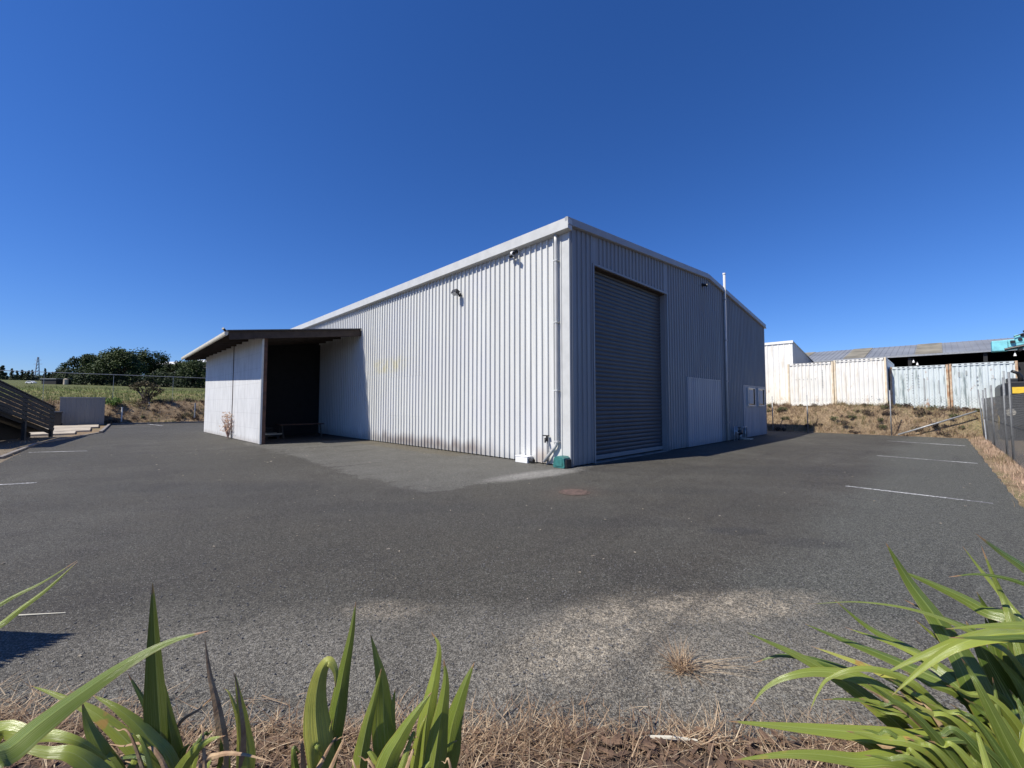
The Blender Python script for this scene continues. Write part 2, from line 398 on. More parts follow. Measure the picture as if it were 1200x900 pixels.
def flax_mat():
    m = NT('flax_leaf'); a = m.n('ShaderNodeAttribute'); a.attribute_name = 'Col'
    U, V, W = m.sep(a.outputs['Color'])          # U along, V across 0..1 (mid .5), W random
    av = m.math('MULTIPLY', m.math('ABSOLUTE', m.math('SUBTRACT', V, .5)), 2)
    cv = m.n('ShaderNodeCombineXYZ'); m.link(m.math('MULTIPLY', V, 14), cv.inputs[0]); m.link(m.math('MULTIPLY', U, 1.2), cv.inputs[1]); m.link(m.math('MULTIPLY', W, 40), cv.inputs[2])
    st = m.n('ShaderNodeTexNoise'); st.inputs['Scale'].default_value = 2.2; st.inputs['Detail'].default_value = 4; m.link(cv.outputs[0], st.inputs['Vector'])
    st = st.outputs['Fac']
    blot = m.noise(9, 4, .6)
    c = m.mix(m.ramp(W, .05, .6), (.06, .105, .018), (.27, .315, .050))
    c = m.mix(m.ramp(W, .72, 1.0), c, (.52, .50, .11))
    c = m.mix(m.math('MULTIPLY', m.ramp(st, .35, .7), .6), c, (.10, .14, .025))
    c = m.mix(m.math('MULTIPLY', m.ramp(st, .56, .72), .6), c, (.40, .42, .16))
    c = m.mix(m.math('MULTIPLY', m.ramp(m.noise(3.5, 5, .7), .5, .75), .45), c, (.10, .15, .03))
    c = m.mix(m.ramp(av, 0, .09, .7, 0), c, (.30, .36, .10))
    c = m.mix(m.math('MULTIPLY', m.ramp(av, .94, 1.0), .6), c, (.30, .17, .05))
    c = m.mix(m.math('MULTIPLY', m.ramp(blot, .63, .70), m.ramp(W, .25, .7)), c, (.40, .25, .07))
    tip = m.ramp(m.math('ADD', U, m.math('MULTIPLY', m.math('SUBTRACT', blot, .5), .12))  , .965, .99)
    c = m.mix(tip, c, (.30, .17, .09))
    m.col(c).set(m.ramp(st, .3, .7, .24, .40), 0, .6)
    m.bump(st, .5, .004)
    t = m.n('ShaderNodeBsdfTranslucent'); m.link(m.mix(.5, c, (.34, .42, .04)), t.inputs[0]); mx = m.n('ShaderNodeMixShader'); mx.inputs[0].default_value = .14
    m.link(m.b.outputs[0], mx.inputs[1]); m.link(t.outputs[0], mx.inputs[2]); m.link(mx.outputs[0], m.out.inputs[0])
    return m.mat
M['flax'] = flax_mat()
M['flax_dead'] = simple('dead_flax_leaf', (.40, .28, .16), .7, 0, .3, 12, .3, 60, c2=(.20, .11, .06))

# ------------------------------------------------------------------ terrain
def ss(a, b, x):
    t = max(0, min(1, (x-a)/(b-a))); return t*t*(3-2*t)
def hnoise(x, y):
    return (math.sin(x*1.3+y*.7)+math.sin(x*.6-y*1.9+2)+math.sin(x*2.7+y*2.3+1)*.6+math.sin(x*4.1-y*3.7)*.4)/3
def height(x, y):
    h = -.02
    top = 1.56-.22*ss(-4.2, -5.4, y)
    e = ss(20.9, 22.9, x)*top
    e += hnoise(x, y)*.14*ss(20.9, 22, x)*ss(24.5, 22.5, x)
    f = ss(39.6, 42.6, y)*1.75 + max(0, min(y, 100)-42)*.055 + max(0, min(y, 420)-100)*.04
    f += hnoise(x*.8, y)*.22*ss(39.6, 41, y)*ss(47, 43, y)
    hh = h+max(e, f) if x > 20.9 else h+f
    if x+y < -9 and y < 8: hh = -.025
    return hh
def axis(segs):
    out = []
    for a, b, st in segs:
        n = max(1, round((b-a)/st)); out += [a+(b-a)*k/n for k in range(n)]
    return out+[segs[-1][1]]
xs = axis([(-1500, -200, 260), (-200, -60, 14), (-60, -16, 3), (-16, -2, .8), (-2, 20, 3.5), (20, 26, .3), (26, 60, 6), (60, 1500, 240)])
ys = axis([(-1500, -100, 280), (-100, -16, 12), (-16, 0, .8), (0, 38, 3), (38, 48, .4), (48, 110, 4), (110, 440, 22), (440, 1500, 200)])
g = MB(); W_ = len(xs)
for y in ys:
    for x in xs: g.vert((x, y, height(x, y)))
for j in range(len(ys)-1):
    for i in range(W_-1): g.face(j*W_+i, j*W_+i+1, (j+1)*W_+i+1, (j+1)*W_+i)
tag(g.build('ground', M['terrain'], smooth=True), kind='structure')

# yard (asphalt sheet): edge vertices jittered where it meets the bed and verge
edge = []
def seg(a, b, n, j):
    for k in range(n):
        t = k/n; p = Vector(a).lerp(Vector(b), t); q = Vector((b[0]-a[0], b[1]-a[1])).normalized()
        o = R_.uniform(-j, j); edge.append((p.x-q.y*o, p.y+q.x*o))
bL = cs(-6.0, 2.40); bM = cs(0, 2.08); bR = cs(2.6, 1.99); bR2 = cs(6.6, 2.6)
seg((bL.x, bL.y), (bM.x, bM.y), 60, .03); seg((bM.x, bM.y), (bR.x, bR.y), 40, .03); seg((bR.x, bR.y), (-1.0, -7.45), 20, .08)
seg((-1.0, -7.45), (20.7, -7.4), 110, .02); seg((20.7, -7.4), (20.9, 39.3), 20, .03); seg((20.9, 39.3), (-8.1, 39.3), 10, 0)
seg((-8.1, 39.3), (-8.5, 27), 10, .04); seg((-8.5, 27), (-10.4, 19), 8, .04); seg((-10.4, 19), (-10.7, 6), 14, .05); seg((-10.7, 6), (bL.x, bL.y), 8, .05)
y_ = MB(); y_.prism(edge, -.08, 0.0)
yard = y_.build('yard', M['asphalt']); tag(yard, kind='structure')

# painted bay lines
def line(name, a, b, w, label, grp):
    a = Vector(a+(0,)); b = Vector(b+(0,)); d = (b-a).normalized(); n = Vector((-d.y, d.x, 0))*w/2
    o = MB()
    K = 14; prev = None
    for k in range(K+1):
        p = a.lerp(b, k/K); jj = R_.uniform(.8, 1.1)
        r = (o.vert(p+n*jj+Vector((0, 0, .004))), o.vert(p-n*jj+Vector((0, 0, .004))))
        if prev: o.face(prev[0], prev[1], r[1], r[0])
        prev = r
    ob = o.build(name, M['line']); tag(ob, kind='structure'); return ob
line('painted_line', (1.93, -5.25), (1.79, -7.15), .09, '', '')
line('painted_line', (8.85, -5.15), (8.50, -7.25), .10, '', '')
line('painted_line', (16.2, -4.9), (15.4, -7.2), .17, '', '')
line('painted_line', (-10.2, 6.62), (-9.5, 6.38), .10, '', '')
line('painted_line', (-10.3, 14.75), (-8.9, 14.0), .10, '', '')
line('painted_line', (-5.9, 38.9), (-5.3, 34.3), .14, '', '')
line('painted_line', (-7.9, 33.9), (-6.0, 33.7), .12, '', '')

# kerbs
def kerb(pts, label, w=.16, h=.12):
    k = MB()
    for a, b in zip(pts, pts[1:]): k.beam((a[0], a[1], h/2-.03), (b[0], b[1], h/2-.03), w, h+.06)
    o = k.build('kerb', M['kerb'], bevel=.012); tag(o, kind='structure')
kerb([(6, 39.42), (0, 39.40), (-8.0, 39.42)], '')
kerb([(-8.15, 39.3), (-8.45, 31)], '', .14, .10); kerb([(-8.45, 30.9), (-8.62, 26.6)], '', .14, .10); kerb([(-8.7, 26.4), (-10.45, 19), (-10.72, 13)], '', .12, .05)

# concrete slabs at the left edge
for k, (x0, x1, y0, y1) in enumerate(((-11.2, -8.75, 33.6, 37.9), (-11.4, -8.9, 29.0, 33.45), (-11.6, -9.3, 26.2, 28.8))):
    s_ = MB(); s_.box(x0, x1, y0, y1, -.1, .09-.01*k, Matrix.Rotation(.006*k, 4, 'Z'))
    o = s_.build('concrete_pad', M['concrete'], bevel=.02); tag(o, kind='structure')

# ------------------------------------------------------------------ ribbed sheet helper
def ribbed(mb, a0, a1, zb, zt, P, pitch=.2, depth=.036, top=.028, flank=.009, start=0.0):
    """profile runs along a; P(a, offset, z) -> world point; zb/zt functions of a"""
    prof = [(a0, 0)]; k = math.ceil((a0-start)/pitch)
    while True:
        c = start+k*pitch+pitch/2; k += 1
        if c+top/2+flank > a1: break
        if c-top/2-flank < a0: continue
        prof += [(c-top/2-flank, 0), (c-top/2, depth), (c+top/2, depth), (c+top/2+flank, 0)]
        prof.append((c+pitch*.5, .004))
    prof = [p for p in prof if p[0] <= a1]; prof.append((a1, 0))
    prev = None
    for a, d in prof:
        r = (mb.vert(P(a, d, zb(a))), mb.vert(P(a, d, zt(a))))
        if prev: mb.face(prev[0], r[0], r[1], prev[1])
        prev = r

# ------------------------------------------------------------------ the big shed
HE, HR, HF, SR, SE, LEN = 6.40, 6.98, 5.92, 9.16, 16.95, 30.0
def roofz(x): return HE+(HR-HE)*x/SR if x < SR else HR+(HF-HR)*(x-SR)/(SE-SR)
shed = empty('industrial_shed', (0, 0, 0), 'large pale ribbed steel shed with a tall roller door in the middle of the yard', 'shed')
w = MB()
ribbed(w, .30, LEN, lambda a: .03, lambda a: HE-.10, lambda a, d, z: (-d, a, z), .215, .048, .030, .010)
w.build('long_wall', M['wall'], shed, norm=False)
w = MB(); D0, D1, DH = 1.03, 5.42, 5.45
fG = lambda a, d, z: (a, -d, z)
ribbed(w, .05, D0, lambda a: .03, lambda a: roofz(a)-.12, fG, .205)
ribbed(w, D0, D1, lambda a: DH, lambda a: roofz(a)-.12, fG, .205)
ribbed(w, D1, SE, lambda a: .03, lambda a: roofz(a)-.12, fG, .205)
w.build('gable_wall', M['wall_shaded'], shed, norm=False)
w = MB()
ribbed(w, 0, LEN, lambda a: .03, lambda a: HF-.10, lambda a, d, z: (SE+d, a, z), .205)
w.quad((0, LEN, 0), (SE, LEN, 0), (SE, LEN, HF), (0, LEN, HE))
w.face(w.vert((0, LEN, HE)), w.vert((SR, LEN, HR)), w.vert((SE, LEN, HF)))
w.build('rear_wall', M['wall_shaded'], shed, norm=False)
w = MB()
for x0, x1 in ((-.1, SR), (SR, SE+.12)):
    n = 40
    P0 = lambda a, d, z, x0=x0, x1=x1: (x0 if z < .5 else x1, a, (HE-.0 if x0 < 1 else HR) + d if z < .5 else (HR if x0 < 1 else HF)+d)
    ribbed(w, -.02, LEN+.02, lambda a: 0, lambda a: 1, P0, .4)
w.build('roof', M['roofgrey'], shed, norm=False)
# roof lining (closes the shell)
# gutter with a lip, rake flashing
w = MB(); w.prism([(-.20, HE-.27), (-.02, HE-.30), (-.02, HE-.03), (-.07, HE-.02), (-.165, HE+.0), (-.20, HE+.015)], -.10, LEN, 'y')
w.build('gutter', M['trim'], shed, bevel=.006)
w = MB()
for x0, x1 in ((-.20, SR), (SR, SE+.16)):
    a = (x0, -.045, roofz(max(0, x0))-.09+(.01 if x0 < 0 else 0)); b = (x1, -.045, roofz(min(SE, x1))-.09)
    w.beam(a, b, .085, .22)
    w.beam((a[0], -.10, a[2]-.085), (b[0], -.10, b[2]-.085), .03, .03)
w.build('rake_flashing', M['trim_grey'], shed, bevel=.004)
w = MB(); w.box(-.012, .05, 0, .30, .02, HE-.28); w.box(-.03, -.0125, .0, .03, .02, HE-.28); w.box(-.03, -.0125, .27, .30, .02, HE-.28)
w.build('corner_flashing', M['trim'], shed)
w = MB(); w.box(.0502, .075, -.03, .0, .02, HE-.2); w.box(-.0, .05, -.012, -.0005, .02, HE-.2)
w.build('corner_flashing', M['wall_shaded'], shed)
w = MB(); w.box(SE-.05, SE+.03, -.035, .03, .02, HF-.1)
w.build('corner_flashing', M['wall_shaded'], shed)
# roller door with recessed curtain
dr = MB(); pit_ = .124; z = .17; prev = None
prof = []
while z < DH+.05:
    for q, dz in ((0, 0), (.009, .022), (.015, .05), (.015, .085), (.007, .108)): prof.append((z+dz, q))
    z += pit_
for z, q in prof:
    r = (dr.vert((D0+.02, .20-q, z)), dr.vert((D1-.02, .20-q, z)))
    if prev: dr.face(prev[0], r[0], r[1], prev[1])
    prev = r
door = dr.build('roller_door', M['door'], shed, norm=False)
w = MB(); w.box(D0+.02, D1-.02, .155, .215, .06, .175); w.build('bottom_rail', M['wall_shaded'], door, bevel=.005)
for jx in (D0-.002, D1-.06):
    w = MB(); w.box(jx, jx+.062, .012, .24, .0, DH); w.build('door_jamb', M['wall_shaded'], shed)
w = MB(); w.box(D0-.06, D0+.0, -.05, .01, .02, DH+.06); w.box(D1, D1+.06, -.05, .01, .02, DH+.06); w.box(D0, D1, -.05, .01, DH, DH+.06)
w.build('door_trim', M['wall_shaded'], shed)
w = MB(); w.box(D0+.06, D1-.06, .03, .9, DH-.02, DH+.02); w.box(D0+.06, D1-.06, .22, .9, DH-.5, DH-.025); w.box(D0-.05, D1+.05, .3, .34, 0, DH)
w.build('door_head', M['timber'], shed)
w = MB(); w.box(D0, D1, -.02, .9, -.02, .012); w.build('threshold', M['kerb'], shed)
# patched-over doorways
def patch(nm, x0, x1, z1, mt):
    p = MB(); ribbed(p, x0, x1, lambda a: .03, lambda a: z1, lambda a, d, z: (a, -.045-d*.45, z), .205, start=.03)
    p.box(x0-.03, x0, -.062, -.001, .03, z1+.02); p.box(x1, x1+.03, -.062, -.001, .03, z1+.02); p.box(x0, x1, -.062, -.001, z1, z1+.03)
    return p.build(nm, mt, shed, norm=False)
patch('sheeted_doorway', 6.97, 10.28, 2.6, M['panel'])
pp = patch('sheeted_doorway', 13.25, 16.75, 2.5, M['panel'])
p = MB(); ribbed(p, 6.93, 9.58, lambda a: 1.15, lambda a: 2.72, lambda a, d, z: (-.006-d, a, z), .215, start=0, depth=.044, top=.030, flank=.012)
p.box(-.013, -.002, 6.93, 9.58, 2.720, 2.728)
p.quad((-.006, 6.93, 1.15), (-.006, 9.58, 1.15), (-.001, 9.58, .96), (-.001, 6.93, .96))
p.build('wall_patch', M['wall'], shed, norm=False)
# windows in the pale section
for x0, x1 in ((13.80, 14.80), (15.42, 16.36)):
    z0, z1 = 1.58, 2.38
    f = MB()
    for a in ((x0, x1, z0-.07, z0), (x0, x1, z1, z1+.05), (x0-.06, x0, z0-.07, z1+.05), (x1, x1+.06, z0-.07, z1+.05)): f.box(a[0], a[1], -.115, -.03, a[2], a[3])
    fo = f.build('window', M['trim'], shed, bevel=.004)
    q = MB(); q.box(x0, x1, -.085, -.078, z0, z1); q.build('pane', M['glass'], fo)
    q = MB(); q.box(x0+.12, x1-.2, -.093, -.087, z0+.06, z1-.05); q.build('blind', M['blind'], fo)
    for sx in (x0, x1-.08):
        q = MB(); q.box(sx, sx+.08, -.105, -.095, z0, z1); q.build('sash', M['black'], fo)
# downpipe on the long wall with brackets and kicked-out foot
w = MB(); w.tube([(-.10, .40, HE-.28), (-.085, .40, HE-.5), (-.085, .40, .62), (-.085, .44, .52), (-.13, .80, .09)], .045, 12)
dp = w.build('downpipe', M['trim'], shed, smooth=True)
for z in (.62, 1.95, 3.75, 5.4):
    w = MB(); w.box(-.137, -.005, .34, .46, z, z+.035); w.build('pipe_bracket', M['trim'], dp)
# vent pipe rising above the gable
w = MB(); w.tube([(10.95, -.085, .05), (10.95, -.085, 7.36)], .05, 12); vp = w.build('vent_pipe', M['trim'], shed, smooth=True)
for z in (.8, 2.6, 4.4, 6.2):
    w = MB(); w.box(10.88, 11.02, -.14, -.03, z, z+.04); w.build('pipe_bracket', M['trim_grey'], vp)
w = MB(); w.tube([(10.95, -.085, 7.36), (10.95, -.085, 7.42)], .065, 12); w.build('pipe_cap', M['white'], vp)

# fittings fixed to the shed that stand on their own
cam_ = empty('security_camera', (-.05, 1.93, 5.98), 'small white bullet security camera under the gutter near the shed corner', 'camera')
w = MB(); w.box(-.05, 0, -.06, .06, .06, .18); w.tube([(-.03, 0, .1), (-.14, 0, .04)], .018, 8); w.build('mount', M['black'], cam_)
w = MB(); w.tube([(-.10, .08, .04), (-.22, -.12, -.04)], .055, 12); w.build('housing', M['white'], cam_, smooth=False)
w = MB(); w.tube([(-.221, -.122, -.041), (-.24, -.15, -.052)], .048, 12); w.build('lens', M['black'], cam_)
w = MB(); w.blob((-.10, .12, -.03), .06, 6, 0); w.build('dome', M['black'], cam_, smooth=True)
fl = empty('floodlight', (-.03, 4.62, 5.25), 'dark floodlight on a short arm halfway along the long white wall', 'floodlight')
w = MB(); w.box(-.05, 0, -.05, .05, 0, .1); w.tube([(-.03, 0, .05), (-.18, 0, .02)], .015, 8); w.build('bracket', M['black'], fl)
w = MB(); w.box(-.32, -.16, -.13, .13, -.08, .06, Matrix.Rotation(.5, 4, 'Y')); w.build('lamp_housing', M['black'], fl, bevel=.01)
w = MB(); w.box(-.30, -.18, -.11, .11, -.09, -.0805, Matrix.Rotation(.5, 4, 'Y')); w.build('lens', M['lens'], fl)
gl = empty('sensor_light', (8.62, -.03, 6.38), 'tiny dark sensor light near the peak of the gable wall', 'light')
w = MB(); w.box(-.07, .07, -.06, 0, 0, .1); w.tube([(0, -.05, .05), (.02, -.2, 0)], [.04, .07], 10); w.build('lamp_housing', M['black'], gl)

# hose tap beside the downpipe
tp = empty('garden_tap', (-.03, .76, .0), 'black tap on a thin pipe on the long wall left of the downpipe foot', 'tap')
w = MB(); w.tube([(-.03, 0, .0), (-.03, 0, .62)], .012, 8); w.build('riser', M['trim_grey'], tp)
w = MB(); w.tube([(-.03, 0, .62), (-.03, 0, .70), (-.12, -.02, .70), (-.16, -.05, .60)], [.03, .035, .03, .022], 8); w.build('tap_body', M['black'], tp, smooth=True)
w = MB(); w.box(-.10, -.02, -.08, .10, .76, .785); w.tube([(-.05, 0, .7), (-.05, 0, .77)], .015, 8); w.build('tap_handle', M['black'], tp)
# white junction trap
tb = empty('floor_trap', (-.14, 1.42, 0), 'low white plastic trap with a dark outlet at the foot of the long wall', 'trap')
w = MB(); w.box(-.12, .10, -.12, .34, 0, .16); w.box(-.13, .11, -.13, .35, .16, .185); w.build('trap_body', M['white'], tb, bevel=.012)
w = MB(); w.tube([(-.02, -.12, .08), (-.02, -.27, .07)], .06, 10); w.build('outlet', M['black'], tb)
w = MB()
tm = empty('meter_box', (-.16, .17, 0), 'squat teal meter box on the ground at the near corner of the shed', 'box')
w.prism([(-.17, 0), (.17, 0), (.19, .06), (.16, .25), (.08, .29), (-.09, .29), (-.16, .25), (-.19, .06)], -.14, .14, 'x')
w.build('box_body', M['teal'], tm, bevel=.015)
w = MB(); w.box(-.155, -.1405, -.12, .12, .05, .23); w.build('box_lid', M['teal'], tm, bevel=.006)
w = MB(); w.box(-.10, .10, -.22, -.185, .02, .22); w.build('end_cap', M['black'], tm)
# backflow valve by the pale panel
bv = empty('backflow_valve', (12.2, -.18, 0), 'grey water valve assembly of pipes between the vent pipe and the small windows', 'valve')
w = MB()
for x in (-.75, -.45, .72): w.tube([(x, 0, 0), (x, 0, .62 if x < 0 else .55)], .035, 8)
w.tube([(-.75, 0, .45), (-.2, 0, .30), (.2, 0, .35)], .04, 8); w.tube([(.2, .0, .55), (.9, .0, .55), (.9, 0, .05)], .03, 8)
w.tube([(.0, 0, 0), (.0, 0, .32)], .06, 8); w.build('pipework', M['galv'], bv, smooth=True)
w = MB(); w.blob((-.1, -.02, .34), .15, 6, .05, (1.2, .8, .7)); w.build('valve_body', M['black'], bv, smooth=True)
w = MB(); w.tube([(-.1, 0, .40), (-.1, 0, .55)], .015, 6); w.tube([(-.1, 0, .55), (-.1, 0, .57)], .09, 12); w.build('hand_wheel', M['black'], bv)
w = MB(); w.box(12.5, 12.95, -.5, -.02, 0, .05); w.build('pad', M['concrete'], shed)

# ------------------------------------------------------------------ lean-to
CT = 12.25
cp = empty('lean_to', (-4.01, 12.46, 0), 'dark-roofed open lean-to with white sheet side wall against the big shed', 'lean-to')
def lt(mb): mb.v = [(x+4.01, y-12.46, z) for x, y, z in mb.v]; return mb
def cr(x): return 5.12+(x/5.24)*(.72)        # roof top height
w = MB()
P0 = lambda a, d, z: ((0.0-.035 if z > .5 else -5.30), a, (cr(0) if z > .5 else cr(-5.30))+d)
ribbed(w, CT-.12, 24.5, lambda a: 0, lambda a: 1, P0, .25)
P1 = lambda a, d, z: ((0.0-.035 if z > .5 else -5.30), a, (cr(0) if z > .5 else cr(-5.30))-.012)
w.quad(P1(CT-.12, 0, 0), P1(CT-.12, 0, 1), P1(24.5, 0, 1), P1(24.5, 0, 0))
lt(w).build('roof', M['roofdark'], cp, norm=False)
w = MB(); w.beam((-.045, CT, cr(0)-.17), (-5.22, CT, cr(-5.22)-.17), .05, .30); lt(w).build('fascia', M['timber'], cp, bevel=.004)
w = MB(); w.beam((-.045, CT-.03, cr(0)+.012), (-5.3, CT-.03, cr(-5.3)+.012), .10, .05); lt(w).build('barge_flashing', M['roofdark'], cp)
w = MB(); w.prism([(-5.38, 4.36), (-5.26, 4.36), (-5.26, 4.26), (-5.30, 4.22), (-5.36, 4.23), (-5.38, 4.28)], CT-.05, 24.5, 'y'); lt(w).build('gutter', M['cream'], cp)
w = MB()
for k in range(13):
    yy = CT+.35+k*1.0
    w.beam((-.04, yy, cr(0)-.11), (-5.2, yy, cr(-5.2)-.11), .05, .17)
w.box(-3.98, -3.88, 12.6, 23.3, 4.05, 4.25)
lt(w).build('rafters', M['timber'], cp)
w = MB(); w.tube([(-5.1, 13.7, 4.42), (-5.1, 13.7, 4.62), (-5.2, 13.6, 4.68)], .05, 8); lt(w).build('vent_stub', M['black'], cp)
# sheet side wall (very slightly skewed to the shed)
wa, wb = Vector((-4.01, 12.52, 0)), Vector((-4.3, 23.4, 0)); wd = (wb-wa).normalized(); wn = Vector((-wd.y, wd.x, 0))
def side(a0, a1, name, mt, th=.03):
    p = MB(); A = wa+wd*a0; B = wa+wd*a1
    q = []
    for pt in (A, B):
        for n_ in (0, th):
            for z in (.0, cr(pt.x)-.09): q.append(p.vert(pt+wn*n_+Vector((0, 0, z+.02 if z == 0 else z))))
    a00, a01, a10, a11, b00, b01, b10, b11 = q
    for f in ((a00, a01, b01, b00), (a10, b10, b11, a11), (a00, a10, a11, a01), (b00, b01, b11, b10), (a01, a11, b11, b01), (a00, b00, b10, a10)): p.face(*f)
    return lt(p).build(name, mt, cp)
side(.10, 4.42, 'side_sheet', M['fibre']); side(4.50, 10.85, 'side_sheet', M['fibre'])
w = MB(); A = wa+wd*4.46; w.box(A.x-.045, A.x+.02, A.y-.05, A.y+.05, .02, cr(A.x)-.1); lt(w).build('joint_strip', M['timber'], cp)
for yy in (1.5, 3.0, 6.6, 8.7):
    pass
w = MB(); w.box(-4.02, -3.86, 12.42, 12.58, 0, cr(-4)-.2); lt(w).build('post', M['rustpost'], cp, bevel=.008)
w = MB(); w.box(-4.06, -3.99, 12.40, 12.56, .02, cr(-4)-.22); lt(w).build('corner_trim', M['trim'], cp)
w = MB(); w.box(-3.97, -3.955, 12.6, 23.3, .02, 4.4); lt(w).build('shade_lining', M['darkint'], cp)  # dark lining added only to deepen the lean-to's shade
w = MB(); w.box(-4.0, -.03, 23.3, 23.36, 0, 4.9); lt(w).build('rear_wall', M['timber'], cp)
w = MB(); w.box(-3.95, -.03, 17.4, 17.46, 0, 4.9); lt(w).build('added_shade_wall', M['darkint'], cp)  # near-black wall added mid-bay so the lean-to fades into dark
for k in range(4):
    w = MB(); yy = 14.6+k*2.4; xx = -4.0-.0266*(yy-12.5)+.02; w.box(xx, xx+.1, yy, yy+.1, 0, 4.3); lt(w).build('post', M['timber'], cp)
w = MB(); w.box(-4.0, -.03, 12.6, 23.3, .004, .02); lt(w).build('floor_slab', M['shadefloor'], cp)
w = MB(); w.box(-3.55, -3.2, 17.36, 17.395, 3.0, 3.45); lt(w).build('pale_board', M['blind'], cp)  # pale board standing for a faint grey spot

# things stored in the lean-to
tt = empty('trestle_table', (-1.75, 14.9, .02), 'long low timber bench with pale legs inside the dark lean-to', 'bench')
w = MB(); w.box(-1.0, 1.0, -.3, .3, .62, .66); w.build('table_top', M['rustpost'], tt, bevel=.004)
for x in (-.85, .85):
    for s_ in (-1, 1):
        w = MB(); w.beam((x, s_*.14, .62), (x+.02, s_*.33, 0), .045, .045); w.build('leg', M['ramp'], tt)
pl = MB(); r2 = random.Random(3)
pk = empty('pallet', (-3.2, 15.4, .02), 'grey timber pallet lying in the lean-to behind its front post', 'pallet')
for k in range(7): pl.box(-.55, .55, -.5+k*.155, -.39+k*.155, .11, .13)
for x in (-.5, 0, .45): pl.box(x-.02, x+.05, -.5, .55, .0, .11)
pl.build('boards', M['ramp'], pk)
ps = empty('timber_stack', (-3.15, 15.4, .155), 'loose planks stacked on the grey pallet in the lean-to', 'timber')
for k in range(6):
    w = MB(); a = r2.uniform(-.12, .12); w.box(-.5, .6, -.07, .07, 0, .05, Matrix.Translation((r2.uniform(-.1, .1), -.3+(k % 3)*.3, (k//3)*.055)) @ Matrix.Rotation(a, 4, 'Z')); w.build('plank', M['cream'] if k % 2 else M['ramp'], ps)
cb = empty('crate', (-2.9, 16.9, .02), 'small slatted crate deep inside the dark lean-to', 'crate')
w = MB()
for z in (.05, .2, .35):
    for s_ in (-1, 1): w.box(-.4, .4, s_*.3-.01, s_*.3+.01, z, z+.1); w.box(s_*.4-.01, s_*.4+.01, -.29, .29, z, z+.1)
w.box(-.39, .39, -.29, .29, 0, .02); w.build('slats', M['ramp'], cb)

# ------------------------------------------------------------------ manhole
mh = empty('manhole_cover', (-2.36, -1.89, .0), 'round rusty manhole cover set in the asphalt in front of the roller door', 'manhole cover')
w = MB(); w.tube([(0, 0, -.02), (0, 0, .010)], .235, 32); w.build('cover', M['manhole'], mh)
w = MB()
for a in range(32):
    A, B = 2*PI*a/32, 2*PI*(a+1)/32
    w.quad((.24*math.cos(A), .24*math.sin(A), .008), (.24*math.cos(B), .24*math.sin(B), .008), (.29*math.cos(B), .29*math.sin(B), .006), (.29*math.cos(A), .29*math.sin(A), .006))
w.build('frame', M['darkring'], mh, norm=False)

# ------------------------------------------------------------------ chain-link fences
def chain(mb, A, B, h, p, r, z0=.05, zf=None):
    A = Vector(A); B = Vector(B); L = (B-A).length; d = (B-A)/L; n = Vector((-d.y, d.x, 0))
    k = -h
    def pt(u, v): q = A+d*u; return Vector((q.x, q.y, (zf(q.x, q.y) if zf else 0)+z0+v))
    while k < L:
        for sg in (1, -1):
            u0, u1 = max(0, k), min(L, k+h); v0, v1 = u0-k, u1-k
            if sg < 0: v0, v1 = h-v0, h-v1
            if u1-u0 < .02: continue
            a, b = pt(u0, v0), pt(u1, v1)
            if zf is None or True:
                t = (b-a).normalized(); s1 = t.cross(n)*r
                mb.quad(a-s1+n*r*sg, b-s1+n*r*sg, b+s1+n*r*sg, a+s1+n*r*sg)
                mb.quad(a-n*r, b-n*r, b+n*r, a+n*r)
        k += p
def post(mb, x, y, z, h, r=.03, lean=(0, 0)):
    mb.tube([(x, y, z-.1), (x+lean[0], y+lean[1], z+h)], r, 8)
f1 = empty('chain_link_fence', (20.7, -7.95, 0), 'long chain-link fence with bare steel posts along the right side of the yard', 'fence')
w = MB(); chain(w, (-2, -7.95, 0), (20.7, -7.95, 0), 1.82, .085, .0015); w.v = [(x-20.7, y+7.95, z) for x, y, z in w.v]
w.build('wire_mesh', M['wire'], f1, norm=False)
for k, (x, hh, lx, ly) in enumerate(((20.7, 2.3, -.05, .12), (20.0, 2.25, -.32, .02), (18.3, 2.3, -.15, .02), (15.15, 2.32, -.1, .03), (10.95, 2.42, -.06, 0), (9.35, 2.5, 0, 0), (5.5, 2.4, 0, 0), (1.5, 2.4, 0, 0))):
    w = MB(); post(w, x-20.7, 0, 0, hh, .026, (lx, ly)); w.build('post', M['post'], f1, smooth=True)
w = MB(); w.tube([(-.05, .02, 1.9), (-1.6, .02, .0)], .024, 8); w.build('brace', M['galv'], f1)
for z in (.12, 1.1, 2.12):
    pass
w = MB()
for z in (.1, 1.0, 1.87): w.tube([(-22.7, .0, z), (0, .0, z)], .003, 4)
w.build('strain_wire', M['wire'], f1)
f2 = empty('chain_link_fence', (20.75, -7.9, 0), 'low sagging chain-link fence in front of the dry bank below the containers', 'fence')
w = MB(); chain(w, (20.75, -7.8, 0), (20.75, 20, 0), 1.9, .14, .0018); w.v = [(x-20.75, y+7.9, z) for x, y, z in w.v]
w.build('wire_mesh', M['wire'], f2, norm=False)
for y, hh in ((-4.75, 2.95), (-1.15, 2.15), (.62, 2.1), (3.6, 2.1), (7, 2.1), (11, 2.1)):
    w = MB(); post(w, 0, y+7.9, 0, hh if y != -4.75 else 2.35, .026); w.build('post', M['galv'], f2, smooth=True)
fp = empty('fallen_pole', (20.7, -4.9, .05), 'pale pole lying diagonally against the dry bank beside a fence post', 'pole')
w = MB(); w.tube([(0, -.1, 0), (1.3, -2.9, 1.22)], .04, 8); w.build('pole', M['galv'], fp, smooth=True)
